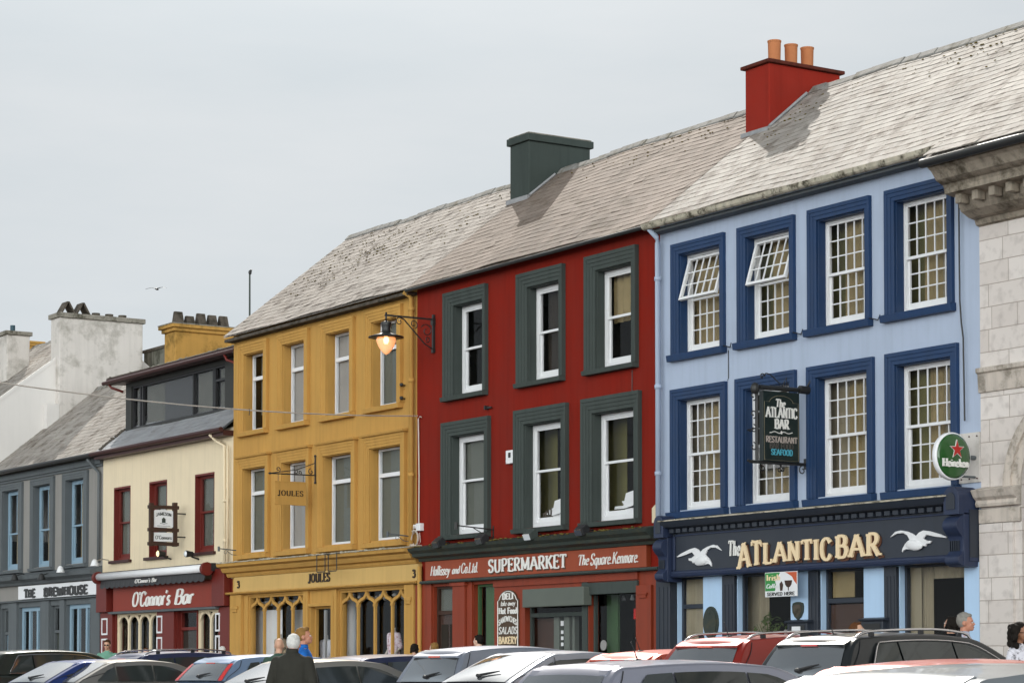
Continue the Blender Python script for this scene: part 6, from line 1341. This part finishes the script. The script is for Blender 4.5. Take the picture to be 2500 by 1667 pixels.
def person(label, px, Y, ytop, face, top='charcoal', legs='denim', skin='fair', hair=('brown', 'short'), hyaw=0, hpitch=0, build=1.0, sleeves=True, glasses=False, stride=.0, arms=(.12, .12), collar=None, female=False, hunch=.03, group='people on foot by the parked cars'):
    p = atY(px, ytop, Y); zt = p.z; zg_ = gz(Y) if Y < 22.8 else 0; h = zt-zg_+hunch
    t = empty('person', label, 'person', (p.x, Y, zg_), R_(face), group); k = h/1.75; bw = build*(.9 if female else 1)
    hz, cy = h-.118*k, .015*k
    Hm = Matrix.Translation((0, cy+hunch*.6, h-.215*k-hunch)) @ Matrix.Rotation(R_(hyaw), 4, 'Z') @ Matrix.Rotation(R_(-hpitch), 4, 'X')
    def hv(x, y, z): return Hm @ Vector((x*k, y*k, z*k))
    def hm(mb, s): 
        mb.v += [tuple(hv(*v)) for v in s.v]; b = len(mb.v)-len(s.v); mb.f += [tuple(b+i for i in f) for f in s.f]; mb.m += s.m
    hd = MB(); hd.ell((0, -.012, .115), (.074, .095, .098), 20, 14); hd.ell((0, .022, .055), (.056, .068, .07), 18, 12); hd.ell((0, .062, .012), (.028, .026, .022), 12, 8)
    hd.add([(-.013, .083, .062), (.013, .083, .062), (0, .112, .058), (0, .086, .105)], [(0, 1, 2), (0, 2, 3), (1, 3, 2), (0, 3, 1)]); hd.ell((0, .098, .066), (.012, .016, .014), 8, 6)
    hd.ell((0, .078, .03), (.024, .014, .012), 10, 6); hd.ell((0, .076, .112), (.05, .012, .012), 12, 6)
    for s in (-1, 1): hd.ell((s*.076, -.008, .085), (.012, .022, .032), 10, 8); hd.ell((s*.03, .062, .06), (.022, .02, .02), 8, 6)
    b = MB(); hm(b, hd)
    limb(b, [(0, -.01*k, 1.43*k), tuple(hv(0, -.015, .06))], [.058*k*bw, .052*k])
    loft(b, [(0, 0, .90*k, .15*k*bw, .10*k*bw), (0, 0, 1.05*k, .135*k*bw, .095*k*bw), (0, 0, 1.25*k, .155*k*bw, .105*k*bw), (0, 0, 1.38*k, .17*k*bw, .09*k), (0, 0, 1.45*k, .08*k, .06*k)])
    tp = MB(); tr = MB(); sw = .19*k*bw
    infl = 1.14 if sleeves else 1.08
    loft(tp, [(0, 0, .86*k, .185*k*bw*infl, .13*k*bw*infl), (0, 0, 1.05*k, .17*k*bw*infl, .125*k*bw*infl), (0, 0, 1.25*k, .18*k*bw*infl, .125*k*bw*infl), (0, -.005, 1.36*k, .185*k*bw*infl*.96, .105*k*infl), (0, -.01*k, 1.41*k, .13*k*bw*infl, .088*k*infl), (0, -.01*k, 1.45*k, .078*k, .07*k), (0, -.01*k, 1.475*k, .062*k, .06*k)])
    for s, ab in ((-1, arms[0]), (1, arms[1])):
        sh_, el, wr = Vector((s*sw*.98, 0, 1.345*k)), Vector((s*(sw+.06*k), -.03*k+ab*.1, 1.10*k)), Vector((s*(sw+.04*k), .06*k+ab*.6, .86*k+ab*.25))
        limb(b, [sh_, el, wr], [.052*k*bw, .042*k, .028*k])
        if sleeves: limb(tp, [sh_, el, wr.lerp(el, .08)], [.068*k*bw, .062*k*bw, .048*k*bw])
        else: limb(tp, [sh_, sh_.lerp(el, .72)], [.07*k*bw, .062*k*bw])
        d_ = (wr-el).normalized(); hc = wr+d_*.045*k; b.ell(hc, (.018*k, .04*k, .05*k), 10, 8)
        for f_ in range(4):
            o_ = Vector((0, (.027-.018*f_)*k, 0)); a_ = hc+o_+d_*.035*k; ln = (.075, .085, .08, .062)[f_]*k; limb(b, [a_, a_+d_*ln*.5+Vector((0, .004, 0)), a_+d_*ln+Vector((-s*.012*k, .012*k, 0))], [.010*k, .009*k, .008*k], 6)
        limb(b, [hc+Vector((0, .03*k, .02*k)), hc+Vector((-s*.01*k, .055*k, -.01*k)), hc+Vector((-s*.012*k, .06*k, -.045*k))], [.012*k, .011*k, .009*k], 6)
        fy = s*stride; hip, kn, an = Vector((s*.09*k, 0, .92*k)), Vector((s*.1*k, fy*.5+.02*k, .50*k)), Vector((s*.1*k, fy-.02*k, .09*k))
        limb(b, [hip, kn, an], [.085*k, .056*k, .038*k]); b.ell(an+Vector((0, .06*k, -.045*k)), (.045*k, .12*k, .04*k), 10, 8)
        limb(tr, [hip, kn, an+Vector((0, 0, .02*k))], [.105*k*bw, .078*k, .062*k])
        q = MB(); q.ell(an+Vector((0, .065*k, -.042*k)), (.056*k, .14*k, .046*k), 12, 8); q.box(an.x-.045*k, an.x+.045*k, an.y-.07*k, an.y+.17*k, .001, .025*k); q.build('shoe', M['blackp'], t, smooth=True, remesh=.012)
    loft(tr, [(0, 0, .84*k, .175*k*bw, .125*k*bw), (0, 0, .95*k, .165*k*bw, .12*k*bw), (0, 0, 1.02*k, .15*k*bw, .11*k*bw)])
    b.build('body', SK[skin], t, remesh=.009)
    tpo = tp.build('jacket' if sleeves else 'shirt', CL[top] if isinstance(top, str) else top, t, remesh=.014); tr.build('trousers', CL[legs], t, remesh=.016)
    if collar:
        q = MB(); q.rev([(.078*k, 1.42*k), (.074*k, 1.47*k), (.066*k, 1.50*k), (.06*k, 1.49*k), (.06*k, 1.42*k)], (0, -.01*k, 0), 20); q.build('collar', CL[collar], t, smooth=True)
    for s in (-1, 1):
        q = MB(); e = MB(); e.ell((s*.03, .083, .088), (.014, .008, .007), 10, 8); hm(q, e); ey = q.build('eye', M['white'], t, smooth=True)
        q = MB(); e = MB(); e.ell((s*.03, .089, .088), (.006, .004, .006), 8, 6); hm(q, e); q.build('pupil', M['black'], ey)
    q = MB(); e = MB(); e.ell((0, .090, .029), (.02, .006, .005), 10, 6); hm(q, e); q.build('lips', mat('lips', '#8f4f45', .5, var=0) if 'lips' not in bpy.data.materials else bpy.data.materials['lips'], t)
    if glasses:
        e = MB(); q = MB()
        for s in (-1, 1): e.ell((s*.033, .094, .088), (.026, .008, .019), 12, 8); e.tube([(s*.058, .088, .092), (s*.078, .02, .095), (s*.08, -.01, .09)], .003, 4)
        e.tube([(-.01, .1, .092), (.01, .1, .092)], .003, 4); hm(q, e); q.build('sunglasses', M['shades'], t)
    hc_, style = hair if hair else (None, None)
    if hc_:
        e = MB(); rnd = random.Random(label); 
        if style == 'stubble': e.ell((0, -.022, .112), (.0765, .09, .094), 20, 14)
        else:
            e.ell((0, -.026, .125), (.082, .094, .1), 22, 16)
            if style != 'curly': e.ell((0, .028, .178), (.062, .052, .03), 14, 8)
        if style == 'quiff': [e.ell((rnd.uniform(-.05, .05), .02+rnd.random()*.045, .185+rnd.random()*.02), (.02, .026, .018), 8, 6) for _ in range(18)]
        if style in ('long', 'curly'):
            n_ = 60 if style == 'curly' else 26; w2 = .12 if style == 'curly' else .085; low = -.12 if style == 'curly' else -.16
            for i in range(n_):
                a = rnd.uniform(R_(165), R_(375)); z = rnd.uniform(low, .17); rr = w2*(.85+.3*rnd.random()); e.ell((rr*math.cos(a), -.02+rr*math.sin(a)*.95, z), (.035, .035, .045), 8, 6)
            e.ell((0, -.06, .03), (.085, .05, .15), 12, 10)
        if style in ('messy', 'perm'):
            for i in range(46): a = rnd.uniform(R_(150), R_(390)); z = rnd.uniform(.03, .21); rr = .076*math.sqrt(max(.02, 1-(max(0, z-.1)/.115)**2)); e.ell((rr*math.cos(a), -.022+rr*1.1*math.sin(a), z), (.024, .024, .024), 7, 5)
        for i in range(70):
            a, th = rnd.uniform(0, 6.28), rnd.uniform(0, 1.2); e.ell((.078*math.sin(th)*math.cos(a), -.026+.09*math.sin(th)*math.sin(a), .125+.096*math.cos(th)), (.014, .018, .010), 6, 4)
        q = MB(); hm(q, e); q.build('hair', HR[hc_], t, remesh=.008)
    return t, hv, k
P1 = person('white haired man seen from behind in a dark charcoal jacket between the parked cars', 714, 14.3, 1548, 47, 'charcoal', 'black', 'ruddy', ('white', 'short'), build=1.03, collar='charcoal', stride=.1, arms=(.0, .0), hunch=.09)
person('young man in a blue top with light quiff looking right beside the white haired man', 741, 16.4, 1531, -28, 'blue', 'denim', 'ruddy', ('blond', 'quiff'), hyaw=-8, hpitch=-12, collar='blue', build=1.0)
person('bald man in a green grey top seen from behind left of the white haired man', 681, 18.4, 1557, 50, 'green', 'black', 'fair', None, build=1.05)
person('bearded man in sunglasses and a mint green t-shirt before the maroon bar', 262, 23.6, 1561, -125, 'mint', 'denim', 'fair', ('brown', 'short'), glasses=True, sleeves=False)
person('person with reddish face low in front of the arched maroon bar window', 356, 24.2, 1581, -110, 'pink', 'navy', 'pale', ('auburn', 'short'), female=True)
person('person in pale pink hooded top at the right end of the maroon bar', 543, 24.2, 1577, 60, 'pink', 'navy', 'pale', ('white', 'short'), female=True)
person('dark spiky haired person in front of the right pier of the ochre shop', 1011, 23.8, 1571, 20, 'olive', 'black', 'fair', ('dark', 'messy'), female=True)
person('woman with curly light brown hair facing left at the ochre and red house joint', 1061, 24.2, 1568, 112, 'rust', 'navy', 'pale', ('blond', 'perm'), female=True, hpitch=-6)
person('dark haired man facing left beside the deli panel', 1170, 24.2, 1549, 112, 'black', 'black', 'pale', ('dark', 'short'), hpitch=-4)
person('brown haired woman looking down beside the bar menu case', 2094, 24.0, 1517, -60, 'navy', 'black', 'fair', ('auburn', 'long'), female=True, hpitch=-20)
person('black haired person looking down behind the grey haired man', 2320, 24.2, 1502, 95, 'black', 'denim', 'fair', ('dark', 'messy'), hpitch=-22)
person('grey haired man in a pale checked shirt walking right past the bar', 2354, 22.4, 1495, -58, 'check', 'navy', 'ruddy', ('grey', 'short'), hpitch=-5, collar='check', stride=.15)
flw = mat('black_and_white_print', '#d4d2da', .9, var=0, dirt='#17161a', dirt_amt=1, dirt_scale=14)
person('woman with long curly black hair and sunglasses in a printed top, right edge', 2487, 20.6, 1519, -75, flw, 'black', 'tan', ('dark', 'curly'), glasses=True, female=True)
# ------------------------------------------------------------------ display figures in the ochre shop
def mannequin(label, x, z, m1, m2, hat=False, coat=False, Y=D+.32):
    t = empty('mannequin', label, 'mannequin', (x, Y, z), R_(180), 'display figures in the ochre shop windows'); b = MB()
    loft(b, [(0, 0, .9, .15, .1), (0, 0, 1.05, .12, .09), (0, 0, 1.25, .15, .1), (0, 0, 1.38, .16, .08), (0, 0, 1.45, .05, .05), (0, 0, 1.55, .045, .045)])
    if hat: b.ell((0, .01, 1.66), (.075, .09, .11), 16, 12)
    for s in (-1, 1): limb(b, [(s*.09, 0, .92), (s*.09, 0, .5), (s*.09, 0, .08)], [.08, .055, .04]); limb(b, [(s*.19, 0, 1.38), (s*.25, -.03, 1.12), (s*.2, .1, .95)], [.045, .038, .028])
    b.build('figure', M['cable'], t, remesh=.015)
    q = MB(); loft(q, [(0, 0, .82 if not coat else .5, .19, .14), (0, 0, 1.05, .155, .12), (0, 0, 1.28, .18, .12), (0, 0, 1.39, .18, .1), (0, 0, 1.46, .07, .06)])
    for s in (-1, 1): limb(q, [(s*.19, 0, 1.38), (s*.25, -.03, 1.12)]+([(s*.2, .1, .97)] if coat else []), [.065, .055]+([.05] if coat else []))
    q.build('coat' if coat else 'top', m1, t, remesh=.016)
    if m2: q = MB(); loft(q, [(0, 0, .35, .2, .15), (0, 0, .7, .185, .14), (0, 0, .98, .15, .12)]); q.build('skirt', m2, t, smooth=True)
    if hat: q = MB(); q.rev([(.2, 1.72), (.1, 1.74), (.09, 1.8), (.02, 1.83)], (0, 0, 0), 20); q.build('hat', M['blind'], t, smooth=True)
pinkfl = mat('floral_print', '#d9cbd3', .9, var=0, dirt='#a04a55', dirt_amt=.9, dirt_scale=11)
leop = mat('leopard_print', '#a89a86', .9, var=0, dirt='#17140f', dirt_amt=1, dirt_scale=16)
mannequin('headless display figure in a pale floral top in the right ochre shop window', -45.85, .42, pinkfl, mat('skirt_print', '#b9a9b0', .9, var=0, dirt='#6d5560', dirt_amt=.7, dirt_scale=20))
mannequin('display figure wearing a cream hat at the right end of the ochre shop window', -45.5, .72, CL['black'], None, hat=True, Y=D+.62)
mannequin('display figure in a leopard print coat in the left ochre shop window', -51.35, .35, leop, None, coat=True)
mannequin('pale draped display figure by the ochre shop door', -49.25, .3, CL['white'], None, Y=D+.45)
# ------------------------------------------------------------------ render defaults
sc.render.engine = 'CYCLES'
sc.cycles.max_bounces = 6; sc.cycles.diffuse_bounces = 3; sc.cycles.glossy_bounces = 3; sc.cycles.transparent_max_bounces = 12
sc.cycles.caustics_reflective = False; sc.cycles.caustics_refractive = False
